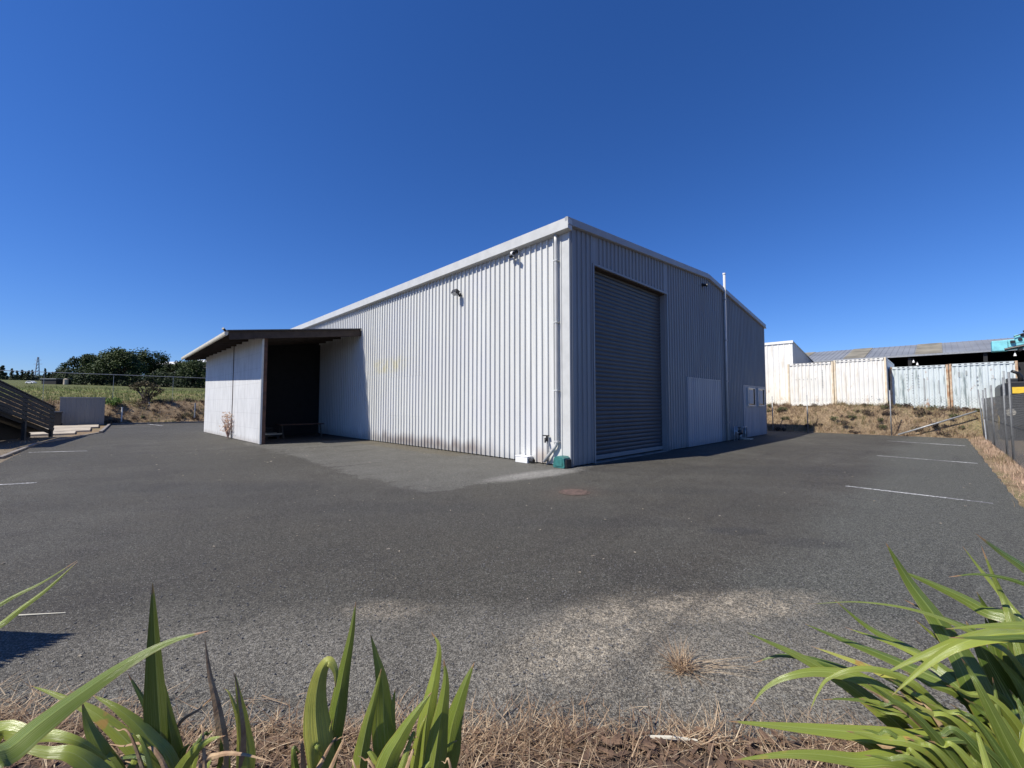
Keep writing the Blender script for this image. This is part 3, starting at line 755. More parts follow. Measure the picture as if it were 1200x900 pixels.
# far-left fence on the bank
FT = 43.0
zf = lambda x, y: height(x, FT)
f3 = empty('chain_link_fence', (-4, FT, 1.8), 'tall chain-link fence with a pale top rail on the bank at the far left', 'fence')
w = MB(); chain(w, (-26, FT, 0), (6, FT, 0), 2.3, .22, .0014, 0, zf); w.v = [(x+4, y-FT, z-1.8) for x, y, z in w.v]
w.build('wire_mesh', M['wire'], f3, norm=False)
w = MB(); w.tube([(-24, 0, 2.40), (10, 0, 2.34)], .024, 8); w.build('top_rail', M['galv'], f3)
for x in range(-24, 10, 4):
    w = MB(); z = height(x-4, FT)-1.8; w.tube([(x, 0, z-.1), (x, 0, 2.4)], .014, 8); w.build('post', M['galv'], f3)

# ------------------------------------------------------------------ containers on the bank
def container(loc, Wd, Hh, mt, fr, label, marks, dark_top=True):
    o = empty('shipping_container', loc, label, 'container', 'row of shipping containers on the bank')
    L = 6.0; b = MB()
    ribbed(b, -Wd+.09, -.09, lambda a: .13, lambda a: Hh-.12, lambda a, d, z: (.05-d, a, z), .205, .036, .07, .035)
    ribbed(b, .1, L-.1, lambda a: .13, lambda a: Hh-.12, lambda a, d, z: (a, -.04+d, z), .27, .036, .07, .06)
    ribbed(b, .1, L-.1, lambda a: .13, lambda a: Hh-.12, lambda a, d, z: (a, -Wd+.04-d, z), .27, .036, .07, .06)
    b.quad((.05, 0, Hh-.04), (L, 0, Hh-.04), (L, -Wd, Hh-.04), (.05, -Wd, Hh-.04)); b.quad((L-.02, 0, .1), (L-.02, -Wd, .1), (L-.02, -Wd, Hh-.1), (L-.02, 0, Hh-.1))
    b.quad((.05, 0, .1), (L, 0, .1), (L, -Wd, .1), (.05, -Wd, .1))
    for y in (-.045, -Wd+.045):
        f = MB(); f.box(0, .14, y-.045, y+.045, 0, Hh); f.build('corner_post', fr, o, bevel=.006)
    f = MB(); f.box(.0, .1, -Wd+.12, -.12, Hh-.13, Hh-.01); f.box(.0, .1, -Wd+.12, -.12, .0, .14)
    for y in (-.05, -Wd+.05): f.box(.14, L, y-.05, y+.05, Hh-.09, Hh); f.box(.14, L, y-.05, y+.05, 0, .14)
    f.cur = 1; k = -Wd+.28
    while k < -.25: f.box(-.006, -.001, k, k+.10, Hh-.075, Hh-.03); k += .205
    f.build('rails', [mt, M['roofdark']], o)
    if marks:
        b.cur = 1
        for (y, z, a, c) in marks: b.box(.010, .02, y-a*.3, y+a*.3, z, z+c*.8)
    b.build('corrugated_shell', [mt, M['cont_mark']], o, norm=False)
    return o
r3 = random.Random(5)
mk1 = [(-.45-.2*k, 1.62+.02*(k % 2), .06, .07) for k in range(6)] + [(-1.82, 1.1+.13*k, .05+.03*(k % 2), .07) for k in range(9)]
mk3 = [(-.95, .9+.14*k, .08, .09) for k in range(9)]+[(-1.18, 1.25+.16*k, .07, .09) for k in range(5)]+[(-.72, 1.1+.17*k, .07, .10) for k in range(6)]
mk3 += [(-1.40, .55, .10, 1.5), (-1.97, .9, .07, .9), (-2.02, .45, .05, .4)]
mk4 = [(-.35, 1.75, .12, .35), (-.62, 1.85, .09, .3), (-1.9, 1.6, .12, .5)]+[(-1.0, 1.3+.2*k, .09, .10) for k in range(3)]+[(-1.55-.0*k, 1.6, .25, .05) for k in range(1)]
container((23.0, .26, 1.53), 2.36, 2.68, M['cont_white'], M['cont_cream'], 'white shipping container with small faded marks, first in the row beside the pale annex', mk1)
container((23.0, -2.13, 1.53), 2.38, 2.74, M['cont_white'], M['cont_cream'], 'clean white shipping container with rust-edged posts, second from the pale annex', [(-2.0, .35, .2, .05), (-1.7, .5, .08, .08)])
container((23.9, -4.58, 1.30), 2.35, 2.46, M['cont_blue'], M['cont_rust'], 'pale blue shipping container with dark vertical streaks, right of the two white ones', mk3)
container((23.9, -6.96, 1.30), 2.37, 2.48, M['cont_blue'], M['cont_rust'], 'pale blue shipping container with rust along its top, partly behind the dark loader', mk4)

# annex
an = empty('annex_building', (24.8, .32, 1.45), 'small white ribbed building with a back-sloping roof left of the white containers', 'building')
w = MB()
ribbed(w, 0, 9, lambda a: 0, lambda a: 4.42, lambda a, d, z: (-d, a, z), .34, .03, .05, .03); w.build('front_wall', M['cont_white'], an, norm=False)
w = MB(); w.quad((0, 0, 0), (6.4, 0, 0), (6.4, 0, 3.45), (0, 0, 4.42)); w.quad((6.4, 0, 0), (6.4, 9, 0), (6.4, 9, 3.45), (6.4, 0, 3.45)); w.quad((0, 9, 0), (6.4, 9, 0), (6.4, 9, 3.45), (0, 9, 4.42)); w.build('side_wall', M['wall_shaded'], an, norm=False)
w = MB(); w.beam((-.05, 4.5, 4.45), (6.45, 4.5, 3.48), 9.1, .05); w.build('roof', M['roofgrey'], an)
w = MB(); w.box(-.07, 0, -.05, 9, 4.33, 4.5); w.build('top_flashing', M['white'], an)

# long open shed behind
ls = empty('long_open_shed', (36, 3.0, 1.5), 'long low grey-roofed shed with a dark open front behind the containers', 'shed')
w = MB(); P2 = lambda a, d, z: ((0, a, 3.90+d) if z < .5 else (7, a, 5.40+d))
ribbed(w, -32, 0, lambda a: 0, lambda a: 1, P2, .35, .03)
P3 = lambda a, d, z: ((14, a, 3.90+d) if z < .5 else (7, a, 5.40+d))
ribbed(w, -32, 0, lambda a: 0, lambda a: 1, P3, .35, .03)
w.build('roof', M['roofgrey'], ls, norm=False)
for y0, y1 in ((-.9, 0.0), (-5.3, -3.9), (-9.8, -8.3)):
    w = MB(); w.quad((.05, y0, 3.955), (.05, y1, 3.955), (6.95, y1, 5.433), (6.95, y0, 5.433)); w.build('aged_roof_sheet', M['sheet_tan'], ls, norm=False)
w = MB(); w.box(13.8, 13.9, -32, 0, 0, 3.9); w.box(0.3, 13.8, -.1, 0, 0, 3.85); w.box(.3, 13.8, -32, -31.9, 0, 3.85); w.box(.4, .45, -32, 0, 0, 3.0)
w.build('walls', M['darkint'], ls)  # near-black walls stand for the shade behind the open front
w = MB(); w.beam((0, -16, 3.84), (7, -16, 5.33), 32, .04); w.beam((14, -16, 3.84), (7, -16, 5.33), 32, .04); w.build('roof_lining', M['darkint'], ls)
w = MB(); w.box(-.12, 0.0, -32, 0, 3.80, 3.93); w.build('gutter', M['galv'], ls)
for k in range(9):
    w = MB(); w.box(.1, .3, -.3-k*3.9, -.1-k*3.9, 0, 3.75); w.build('post', M['darkint'], ls)
for k, (px, py) in enumerate(((1070.5, 423), (1075, 426), (1189.5, 415))):
    q = at(px, py, 31.0 if px < 1100 else 24.5)
    r = ray(px, py); a = r[0]*SY+r[1]*CYA; b = 35.7+CX*SY+CY*CYA; kk = b/a
    q = Vector(ST(r[0]*kk, r[1]*kk)+(CH+r[2]*kk,))
    l = empty('eave_lamp', q, ('left one of the pair of small white lamps under the long shed eave', 'right one of the pair of small white lamps under the long shed eave', 'lone small white lamp under the long shed eave near the teal boom')[k], 'lamp')
    w = MB(); w.tube([(0, 0, .25), (0, 0, .08)], .02, 6); w.build('hanger', M['galv'], l)
    w = MB(); w.tube([(0, 0, .1), (0, 0, -.05), (-.03, 0, -.22)], [.05, .10, .14], 10); w.build('shade', M['white'], l); l.scale = (.55, .55, .6)

# teal boom machine behind the containers
def onS(px, py, s):
    r = ray(px, py); a = r[0]*SY+r[1]*CYA; kk = (s+CX*SY+CY*CYA)/a
    return Vector(ST(r[0]*kk, r[1]*kk)+(CH+r[2]*kk,))
tq = onS(1162, 412, 31.5)
tc = empty('boom_lift', (31.5, tq.y-1.2, 1.4), 'teal boom lift with folded arm rising behind the right-hand containers', 'boom lift')
zt = tq.z-1.4
w = MB(); w.box(-1.1, 1.1, -3.2, .6, .45, 1.2); w.build('chassis', M['tealpaint'], tc, bevel=.05)
for x in (-1.15, 1.15):
    for y in (-2.6, 0):
        w = MB(); w.tube([(x-.15, y, .45), (x+.15, y, .45)], .45, 20); wh = w.build('wheel', M['rubber'], tc)
        w = MB(); w.tube([(x-.16, y, .45), (x+.16, y, .45)], .22, 12); w.build('rim', M['white'], wh)
w = MB(); w.box(-.5, .5, -1.9, -.9, 1.2, zt-.1); w.build('mast', M['tealpaint'], tc, bevel=.02)
w = MB(); w.beam((0, 1.15, zt+.30), (0, -3.6, zt+.62), .55, .62); w.box(-.4, .4, .55, 1.2, zt-.02, zt+.62); w.build('boom', M['tealpaint'], tc, bevel=.03)
w = MB(); w.beam((-.1, .25, zt+.66), (-.1, -3.6, zt+1.02), .40, .50); w.build('upper_boom', M['tealpaint'], tc, bevel=.02)
w = MB(); w.tube([(-.35, .7, zt+.05), (-.35, -1.2, zt+.45)], .09, 10); w.tube([(-.35, -.1, zt+.75), (-.35, -1.3, zt+.95)], .07, 10); w.tube([(-.35, -1.4, zt+.1), (-.35, -1.4, zt+1.15)], .05, 8); w.build('ram', M['machine'], tc)
for (y, z) in ((.05, .62), (-.05, .85), (-.75, .35), (-1.45, .60), (-2.0, 1.2), (.05, .02), (-1.25, .12)):
    w = MB(); w.tube([(-.36, y, zt+z), (.36, y, zt+z)], .09, 12); w.build('pivot', M['machine'], tc)
for (y, z, a) in ((.35, .50, .10), (-.35, .30, .14), (-.55, .92, .12), (-1.0, .75, .16), (-1.15, .40, .10), (-.15, 1.08, .08)):
    w = MB(); w.box(-.44, -.30, y-a, y+a, zt+z-a*.7, zt+z+a*.7); w.build('fitting', M['machine'], tc, bevel=.01)
w = MB(); w.tube([(-.4, .3, zt+.8), (-.45, -.3, zt+1.05), (-.4, -.9, zt+1.0), (-.45, -1.3, zt+1.35)], .03, 6); w.build('hose', M['machine'], tc)

# dark loader behind the side fence
lq = onS(1165, 470, 20.6)
ld = empty('wheel_loader', (21.3, lq.y-1.4, .0), 'dark wheel loader with a yellow plate parked behind the side fence', 'loader')
def arcbox(mb, x0, x1, y0, y1, z0, z1, r=.25, n=5):
    poly = []
    for cx_, cy_, a0 in ((y1-r, z1-r, 0), (y0+r, z1-r, PI/2)):
        for k in range(n+1): a = a0+PI/2*k/n; poly.append((cx_+r*math.cos(a), cy_+r*math.sin(a)))
    poly += [(y0, z0), (y1, z0)]
    mb.prism(poly, x0, x1, 'x')
w = MB(); arcbox(w, -.7, 2.2, -1.3, 1.2, 1.45, 2.62, .3); w.build('engine_hood', M['machine'], ld, bevel=.03)
w = MB(); w.box(-.95, 1.9, -1.2, 1.05, .65, 1.44); w.build('counterweight', M['machine'], ld, bevel=.06)
w = MB(); w.box(-.73, -.702, .25, .85, 2.10, 2.38); w.build('warning_plate', M['yellow'], ld)
w = MB()
for k in range(7): w.box(-.725, -.702, -.9, .95, 1.5+k*.07, 1.53+k*.07)
w.build('grille', M['rubber'], ld)
w = MB(); w.tube([(-.2, .55, 2.6), (-.2, .55, 2.85), (-.25, .62, 3.02), (-.35, .8, 3.12)], [.09, .09, .07, .07], 10); w.build('exhaust', M['machine'], ld, smooth=True)
for y, mt in ((.95, M['cream']), (-.9, M['yellow'])):
    w = MB(); w.tube([(-.96, y, 1.25), (-1.02, y, 1.25)], .16, 14); w.build('lamp', mt, ld)
for x in (-.1, 3.2):
    for y in (-1.25, 1.0):
        w = MB(); w.tube([(x, y-.25, .75), (x, y-.2, .75), (x, y+.2, .75), (x, y+.25, .75)], [.66, .75, .75, .66], 24); wh = w.build('wheel', M['rubber'], ld)
        w = MB(); w.tube([(x, y-.27, .75), (x, y+.27, .75)], .34, 16); w.build('rim', M['yellow'], wh)
w = MB(); w.box(2.2, 3.7, -.8, .8, 1.3, 2.9); w.build('cab', M['machine'], ld, bevel=.05)

# ------------------------------------------------------------------ left-hand structures
A_ = Vector((-10.35, 24.2, 0)); B_ = Vector((-11.65, 20.6, 0)); ang = math.atan2(B_.y-A_.y, B_.x-A_.x)
rp = empty('access_ramp', A_, 'weathered dark timber ramp with slatted sides at the left edge of the yard', 'ramp', rz=ang)
sl = 1.06/3.83; Lr = 7.0
for yside in (0, -1.5):
    for k, x in enumerate((0.06, 2.15, 4.3, 6.4)):
        w = MB(); w.box(x-.06, x+.06, yside-.06, yside+.06, 0, 1.44+sl*x); w.build('post', M['ramp'], rp, bevel=.005)
    w = MB(); w.beam((-.1, yside, 1.48-.1*sl), (Lr, yside, 1.48+sl*Lr), .16, .05); w.build('handrail', M['ramp'], rp, bevel=.004)
    w = MB()
    for k in range(6): z = 1.33-k*.19; w.beam((.0, yside+.075, z), (Lr, yside+.075, z+sl*Lr), .025, .15)
    w.build('balustrade_slats', M['ramp'], rp)
w = MB(); w.beam((-.1, -.75, .28), (Lr, -.75, .28+sl*Lr), 1.4, .06); w.build('deck', M['ramp'], rp)
w = MB(); w.quad((0.1, -.70, 0), (Lr, -.70, 0), (Lr, -.70, .2+sl*Lr), (0.1, -.70, .22)); w.quad((0.1, -.02, .14), (Lr, -.02, .14+sl*Lr), (Lr, -.02, .30+sl*Lr), (0.1, -.02, .30)); w.build('skirt', M['darkint'], rp, norm=False)

en = empty('steel_enclosure', (-9.65, 38.8, 0), 'low grey ribbed steel enclosure standing at the far left kerb', 'enclosure')
w = MB(); ribbed(w, -1.2, 1.17, lambda a: .03, lambda a: 2.12, lambda a, d, z: (a, -d, z), .26, .012, .03, .015); ribbed(w, 0, 2, lambda a: .03, lambda a: 2.12, lambda a, d, z: (-1.2-d, a, z), .26, .012, .03, .015)
ribbed(w, 0, 2, lambda a: .03, lambda a: 2.12, lambda a, d, z: (1.17+d, a, z), .26, .012, .03, .015); ribbed(w, -1.2, 1.17, lambda a: .03, lambda a: 2.12, lambda a, d, z: (a, 2+d, z), .26, .012, .03, .015)
w.build('sheet_walls', M['greyshed'], en, norm=False)
w = MB(); w.box(-1.22, 1.19, -.03, .03, 2.10, 2.16); w.box(-1.22, 1.19, 1.98, 2.04, 2.10, 2.16); w.box(-1.24, -1.18, .03, 1.98, 2.10, 2.16); w.box(1.15, 1.21, .03, 1.98, 2.10, 2.16); w.build('cap_rail', M['trim_grey'], en)
w = MB(); w.box(-1.18, 1.15, .03, 1.98, 1.9, 1.94); w.build('lid', M['greyshed'], en)
bn = empty('wheelie_bin', (-10.95, 38.0, .05), 'black wheelie bin beside the low grey enclosure', 'bin')
w = MB(); w.prism([(-.22, 0), (.22, 0), (.29, .92), (-.29, .92)], -.25, .25, 'x'); w.build('bin_body', M['black'], bn, bevel=.02)
w = MB(); w.prism([(-.34, .92), (.33, .92), (.33, .97), (0, 1.06), (-.34, 1.02)], -.29, .29, 'x'); w.build('lid', M['black'], bn, bevel=.01)
for x in (-.27, .27):
    w = MB(); w.tube([(x-.03, .2, .1), (x+.03, .2, .1)], .1, 12); w.build('wheel', M['rubber'], bn)
def stake(px, py0, py1, d, r, mt, label):
    b = at(px, py0, d); t = at(px, py1, d); o = empty('marker_post', b, label, 'post')
    w = MB(); w.tube([(0, 0, -.1), (0.02, 0, t.z-b.z)], r, 8); w.build('stem', mt, o)
    w = MB(); w.tube([(0.02, 0, t.z-b.z), (.02, 0, t.z-b.z+.05)], r*1.35, 8); w.build('cap', mt, o)
stake(142, 496, 478, 34.3, .05, M['white'], 'short white marker post at the kerb right of the grey enclosure')
stake(174, 486, 472, 37.0, .05, M['galv'], 'thin pale stake in the bank below the dark shrub')
stake(228, 488, 473, 36.5, .05, M['galv'], 'thin pale stake in the bank near the lean-to wall')

# ------------------------------------------------------------------ vegetation helpers
def strand(mb, p, az, lean, L, wd, curl, c, seg=3):
    p = Vector(p); d = Vector((math.cos(az)*math.sin(lean), math.sin(az)*math.sin(lean), math.cos(lean)))
    side = Vector((-math.sin(az), math.cos(az), 0)); prev = None
    for k in range(seg+1):
        ww = wd*(1-k/seg*.85)/2; col = (c, k/seg, 0, 1)
        r = (mb.vert(p-side*ww, col), mb.vert(p+side*ww, col))
        if prev: mb.face(prev[0], prev[1], r[1], r[0])
        prev = r; p = p+d*(L/seg); a = lean+curl*(k+1)/seg
        d = Vector((math.cos(az)*math.sin(a), math.sin(az)*math.sin(a), math.cos(a)))
def leaf_clump(mb, c, rad, n, size, q, base=0.5):
    c = Vector(c)
    for _ in range(n):
        v = Vector((q.gauss(0, 1), q.gauss(0, 1), q.gauss(0, 1))).normalized()*rad*q.random()**.45
        v.z *= .8; p = c+v; s_ = size*q.uniform(.6, 1.3)
        n1 = Vector((q.gauss(0, 1), q.gauss(0, 1), q.gauss(0, 1))).normalized(); n2 = n1.orthogonal().normalized()
        col = (min(1, max(0, base+q.gauss(0, .22))), 0, 0, 1)
        i = [mb.vert(p-n1*s_*.5, col), mb.vert(p+n2*s_*.28, col), mb.vert(p+n1*s_*.5, col), mb.vert(p-n2*s_*.28, col)]
        mb.face(*i)
def tree_mesh(name, seed, Rr, Hh, n_cl, leaves, lsize, mt, trunk_h=.25, parent=None, shape='dome'):
    q = random.Random(seed); t = MB()
    t.tube([(0, 0, -.3), (.1, 0, Hh*trunk_h), (.0, .1, Hh*.7)], [Rr*.07+.06, Rr*.05+.05, .05], 8)
    cl = MB()
    for k in range(n_cl):
        if shape == 'dome':
            a = q.uniform(0, 2*PI); e = q.random(); rr = Rr*math.sqrt(1-e*e*.9)*q.uniform(.55, .9); z = Hh*(trunk_h*.6+(1-trunk_h*.6)*e*q.uniform(.8, .92)); cr_ = Rr*q.uniform(.2, .34)
            c = (rr*math.cos(a), rr*math.sin(a), z)
        else:
            e = k/n_cl; a = q.uniform(0, 2*PI); rr = Rr*(1-e)**.8*q.uniform(.2, .8); c = (rr*math.cos(a), rr*math.sin(a), Hh*(.15+.85*e)); cr_ = Rr*(.5*(1-e)+.18)
        if k % 4 == 0: t.tube([(0, 0, Hh*trunk_h*.8), (c[0]*.5, c[1]*.5, c[2]*.75), c], [Rr*.03+.02, Rr*.02+.015, .01], 5)
        leaf_clump(cl, c, cr_, leaves, lsize, q, q.uniform(.25, .75))
    t.build('trunk', M['bark'], parent); cl.build('crown', mt, parent, norm=False, attr=True)

# big evergreens beyond the fence
def onground(px, d):
    p = at(px, 450, d); return Vector((p.x, p.y, height(p.x, p.y)))
p = onground(147, 92)
t1 = empty('evergreen_tree', p, 'largest dark rounded evergreen in the middle of the clump beyond the field', 'tree', 'dark evergreens beyond the field')
tree_mesh('a', 11, 6.2, 9.0, 60, 170, .42, M['crown'], .2, t1)
t2o = empty('evergreen_tree', onground(96, 96), 'smaller dark evergreen at the left end of the clump beyond the field', 'tree', 'dark evergreens beyond the field')
tree_mesh('b', 12, 4.6, 7.2, 50, 150, .4, M['crown'], .2, t2o)
for px, d, s_, zs, lb in ((176, 97, .8, .98, 'dark evergreen just right of the tallest crown beyond the field'), (124, 99, .9, .92, 'dark evergreen filling the gap left of the tallest crown beyond the field'), (206, 94, .72, .86, 'dark evergreen second from the lean-to roof beyond the field'), (233, 92, .7, .80, 'dark evergreen nearest the lean-to roof beyond the field'), (262, 95, .8, .85, 'dark evergreen mostly hidden behind the lean-to')):
    copy_tree(t1 if px != 206 else t2o, onground(px, d), px*.7, lb, (s_ if px != 206 else 1.0, s_, zs))
# understorey hedge
h_ = MB(); q = random.Random(8)
for k in range(130):
    p = onground(74+k*1.55, 90+q.uniform(-2, 2)); leaf_clump(h_, p+Vector((0, 0, q.uniform(.2, 3.0))), 1.15, 80, .4, q, .3)
tag(h_.build('hedge', M['crown'], norm=False, attr=True), 'low dark hedge along the foot of the evergreens', 'hedge')
# far tree line
h_ = MB()
for k in range(260):
    p = onground(-70+k*.9, 300+q.uniform(-10, 10)); leaf_clump(h_, p+Vector((0, 0, q.uniform(0, 3.6))), 2.6, 26, 1.5, q, .5)
tag(h_.build('far_wood', M['crown_far'], norm=False, attr=True), 'distant dark belt of trees along the skyline at the left', 'wood', kind='stuff')
c1 = None
lst = [(2, 11, 1.5), (13, 9, .9), (19, 7.5, .8), (25, 8, .9), (29, 6.5, .7), (33, 7.5, 1), (37, 8, .8), (52, 9, .7), (57, 6, 1.2), (61, 6.5, .8), (65, 7, 1.2), (70, 8, 1.2), (-8, 10, 1.5), (-20, 12, 1.5)]
for k, (px, hh, ww) in enumerate(lst):
    lb = 'slim distant conifer standing above the far tree line'
    if c1 is None:
        c1 = empty('conifer_tree', onground(px, 290), lb, 'tree', 'slim conifers along the far skyline'); tree_mesh('c', 21, 1.9, 10.0, 22, 40, .9, M['crown_far'], .1, c1, 'cone')
        c1.scale = (ww, ww, hh/10)
    else: copy_tree(c1, onground(px, 290), k*1.3, lb, (ww, ww, hh/10))
# spreading shrub on the bank
def gz(px, py, d): p = at(px, py, d); return Vector((p.x, p.y, height(p.x, p.y)))
sb = empty('spreading_shrub', gz(171, 480, 37.5), 'dark brownish spreading shrub on the far-left bank', 'shrub')
q = random.Random(4); t = MB(); c = MB()
for (dx, z, r) in ((-1.6, 1.8, .3), (-.9, 2.1, .35), (-.2, 2.2, .4), (.5, 1.9, .4), (1.0, 1.7, .38), (1.5, 1.4, .32), (0, 1.4, .45), (0.2, .8, .42), (-.25, .35, .4), (.9, 1.0, .3), (-1.1, 1.6, .25)):
    o_ = Vector((SY, -CYA, 0))*dx*.8; leaf_clump(c, o_+Vector((0, 0, z*.85)), r, 130, .14, q, .5); t.tube([(0, 0, -.2), tuple(o_*.4+Vector((0, 0, z*.5))), tuple(o_+Vector((0, 0, z*.85)))], [.08, .05, .02], 6)
t.build('trunk', M['bark'], sb); c.build('crown', M['crown_brown'], sb, norm=False, attr=True)
gb = empty('green_bush', gz(129, 495, 34.9), 'small bright green bush at the kerb beside the grey enclosure', 'bush')
c = MB()
for _ in range(8): leaf_clump(c, (q.uniform(-.5, .5), q.uniform(-.5, .5), q.uniform(.15, .65)), .28, 90, .13, q, .6)
c.build('foliage', M['greenleaf'], gb, norm=False, attr=True)

# grasses on the banks
def tufts(mb, gen, n, L, wd, q, per=7):
    for _ in range(n):
        x, y, s_ = gen(); c0 = min(1, max(0, .5+.55*hnoise(x*1.1+3, y*1.3)+q.gauss(0, .2))); z = height(x, y); s_ *= .65+.6*abs(hnoise(x*.9, y*1.7))
        for _ in range(per):
            strand(mb, (x+q.gauss(0, .06), y+q.gauss(0, .06), z-.02), q.uniform(0, 2*PI), q.uniform(0, .5), L*s_*q.uniform(.5, 1.2), wd*q.uniform(.6, 1.4), q.uniform(.2, 1.3), min(1, max(0, c0+q.gauss(0, .12))), 2)
q = random.Random(31); w = MB()
def bank_r(): return q.uniform(20.95, 23.6), q.uniform(-11.5, 8), (1.0 if q.random() < .8 else 1.5)
tufts(w, bank_r, 3600, .24, .018, q)
tag(w.build('bank_grass', M['bankgrass'], norm=False, attr=True), 'dry brown grass and weeds on the bank below the containers', 'grass', kind='stuff')
w = MB()
def bank_l(): return q.uniform(-14, 4), q.uniform(39.7, 44.6), (1.0 if q.random() < .85 else 1.7)
tufts(w, bank_l, 2000, .30, .028, q)
tag(w.build('bank_grass', M['bankgrass'], norm=False, attr=True), 'dry weeds and grass on the bank at the far left kerb', 'grass', kind='stuff')
w = MB()
def verge(): return q.uniform(-2, 21), -7.9+q.gauss(0, .14), 1.0
tufts(w, verge, 1500, .20, .012, q, 8)
def verge2(): return q.uniform(-2, 21), q.uniform(-7.85, -7.3), .3
tufts(w, verge2, 1200, .14, .012, q, 6)
tag(w.build('verge_grass', M['pinkgrass'], norm=False, attr=True), 'pinkish dry grass strip along the foot of the side fence', 'grass', kind='stuff')
w = MB()
def mossline(): return q.uniform(20.6, 21.1), q.uniform(-7.5, 12), .4
tufts(w, mossline, 500, .25, .02, q, 5)
def left_edge(): y = q.uniform(8, 40); return -10.9+q.gauss(0, .25)-(.0 if y < 20 else 0), y, .35
tufts(w, left_edge, 260, .25, .02, q, 5)
tag(w.build('edge_weeds', M['straw'], norm=False, attr=True), 'low dry weeds along the edges of the asphalt', 'grass', kind='stuff')

def weeds(name, gen, n, label, seed):
    q = random.Random(seed); c = MB()
    for _ in range(n):
        x, y, r = gen(q); b = q.choice((.1, .3, .5, .85)); z = height(x, y)
        for _ in range(3): leaf_clump(c, (x+q.gauss(0, r*.6), y+q.gauss(0, r*.6), z+r*q.uniform(.1, .6)), r*.6, 60, .09, q, b)
    tag(c.build(name, M['weed'], norm=False, attr=True), label, 'weeds', kind='stuff')
weeds('bank_weeds', lambda q: (q.uniform(21, 23.4), q.uniform(-10, 6), q.uniform(.10, .32)), 75, 'low dark weeds scattered over the bank below the containers', 1)
weeds('bank_weeds', lambda q: (q.uniform(-12, 3), q.uniform(39.8, 43.4), q.uniform(.15, .42)), 70, 'low dark weeds scattered over the far-left bank', 2)
q = random.Random(41); w = MB()
def fieldg(): return q.uniform(-30, 12), 44+q.random()**1.6*44, 1.0
tufts(w, fieldg, 5200, .42, .05, q, 4)
tag(w.build('field_grass', M['fieldgrass'], norm=False, attr=True), 'rough green grass standing in the field beyond the far-left bank', 'grass', kind='stuff')
# bed of dry litter in the foreground
w = MB(); q = random.Random(17)
for k in range(13000):
    x = q.uniform(-3.0, 3.0); e_ = 2.06-.035*x+.02*math.sin(x*2.3+1)+.015*math.sin(x*9)+.07*math.exp(-((x+1.15)/.3)**2); d = e_+.03-abs(q.gauss(0, .2))
    if q.random() < .10: d = e_+q.random()**2*.22
    if hnoise(x*2.6+1, d*5) < -.28 and q.random() < .8: continue
    z = max(0.0, .0+.06*(2.05-d))+q.random()*.035
    p = cs(x, d, z+.004)
    strand(w, p, q.uniform(0, 2*PI), q.uniform(1.0, 1.6), q.uniform(.04, .19), q.uniform(.002, .0072), q.uniform(-.5, .7), min(1, max(0, q.random()**1.5+.25*hnoise(x*4, d*6))), 3)
for k in range(900):       # standing wisps
    x = q.gauss(0, 1.6); x = max(-2.6, min(2.6, x)); d = q.uniform(1.6, 2.14)
    strand(w, cs(x, d, 0.02), q.uniform(0, 2*PI), q.uniform(0.1, 1.0), q.uniform(.06, .17), q.uniform(.0015, .003), q.uniform(0, 1.2), q.uniform(.3, 1), 4)
tag(w.build('dry_litter', M['straw'], norm=False, attr=True), 'tangled straw-like dry grass litter along the bottom garden bed', 'dry grass', kind='stuff')
w = MB()
for k in range(2200):
    x = q.uniform(-3, 3); d = q.uniform(1.5, 2.08); p = cs(x, d, .02+q.random()*.03); s_ = q.uniform(.01, .035)
    a = q.uniform(0, 2*PI); M4 = Matrix.Translation(p) @ Matrix.Rotation(a, 4, 'Z') @ Matrix.Rotation(q.uniform(-.5, .5), 4, 'X')
    w.box(-s_, s_, -s_*.4, s_*.4, -.003, .003, M4)
tag(w.build('bark_mulch', M['mulch']), 'brown bark chips in the bottom garden bed', 'mulch', kind='stuff')
# bed soil mound
b = MB(); nx, ny = 60, 14
for j in range(ny):
    for i in range(nx):
        x = -6+12*i/(nx-1); d = -.6+2.72*j/(ny-1)-(.0 if j < ny-1 else 0)
        z = .012+.075*ss(2.12, 1.5, d)+.012*hnoise(x*9, d*9); p = cs(x, d, z if j < ny-1 else -.01); b.vert(p)
for j in range(ny-1):
    for i in range(nx-1): b.face(j*nx+i, j*nx+i+1, (j+1)*nx+i+1, (j+1)*nx+i)
soil = simple('bed_soil', (.085, .055, .04), .95, 0, .25, 9, .8, 60)
tag(b.build('garden_bed', soil, smooth=True), kind='structure')

# dead tuft on the asphalt
tf = empty('dead_grass_tuft', cs(1.03, 2.62), 'dead straw-coloured grass tuft growing through the asphalt', 'grass tuft')
w = MB()
for k in range(190):
    a = q.uniform(0, 2*PI); strand(w, (q.gauss(0, .018), q.gauss(0, .018), 0), a, q.uniform(.3, 1.45), q.uniform(.05, .16), .0028, q.uniform(0, .9), q.uniform(.1, .95), 4)
for k in range(12): strand(w, (q.uniform(0, .1), q.uniform(-.1, 0), .01), -YAW+q.uniform(-.4, .3), 1.45, q.uniform(.15, .3), .003, .12, .8, 4)
w.build('blades', M['straw'], tf, norm=False, attr=True); tf.scale = (1.5, 1.5, 1.25)
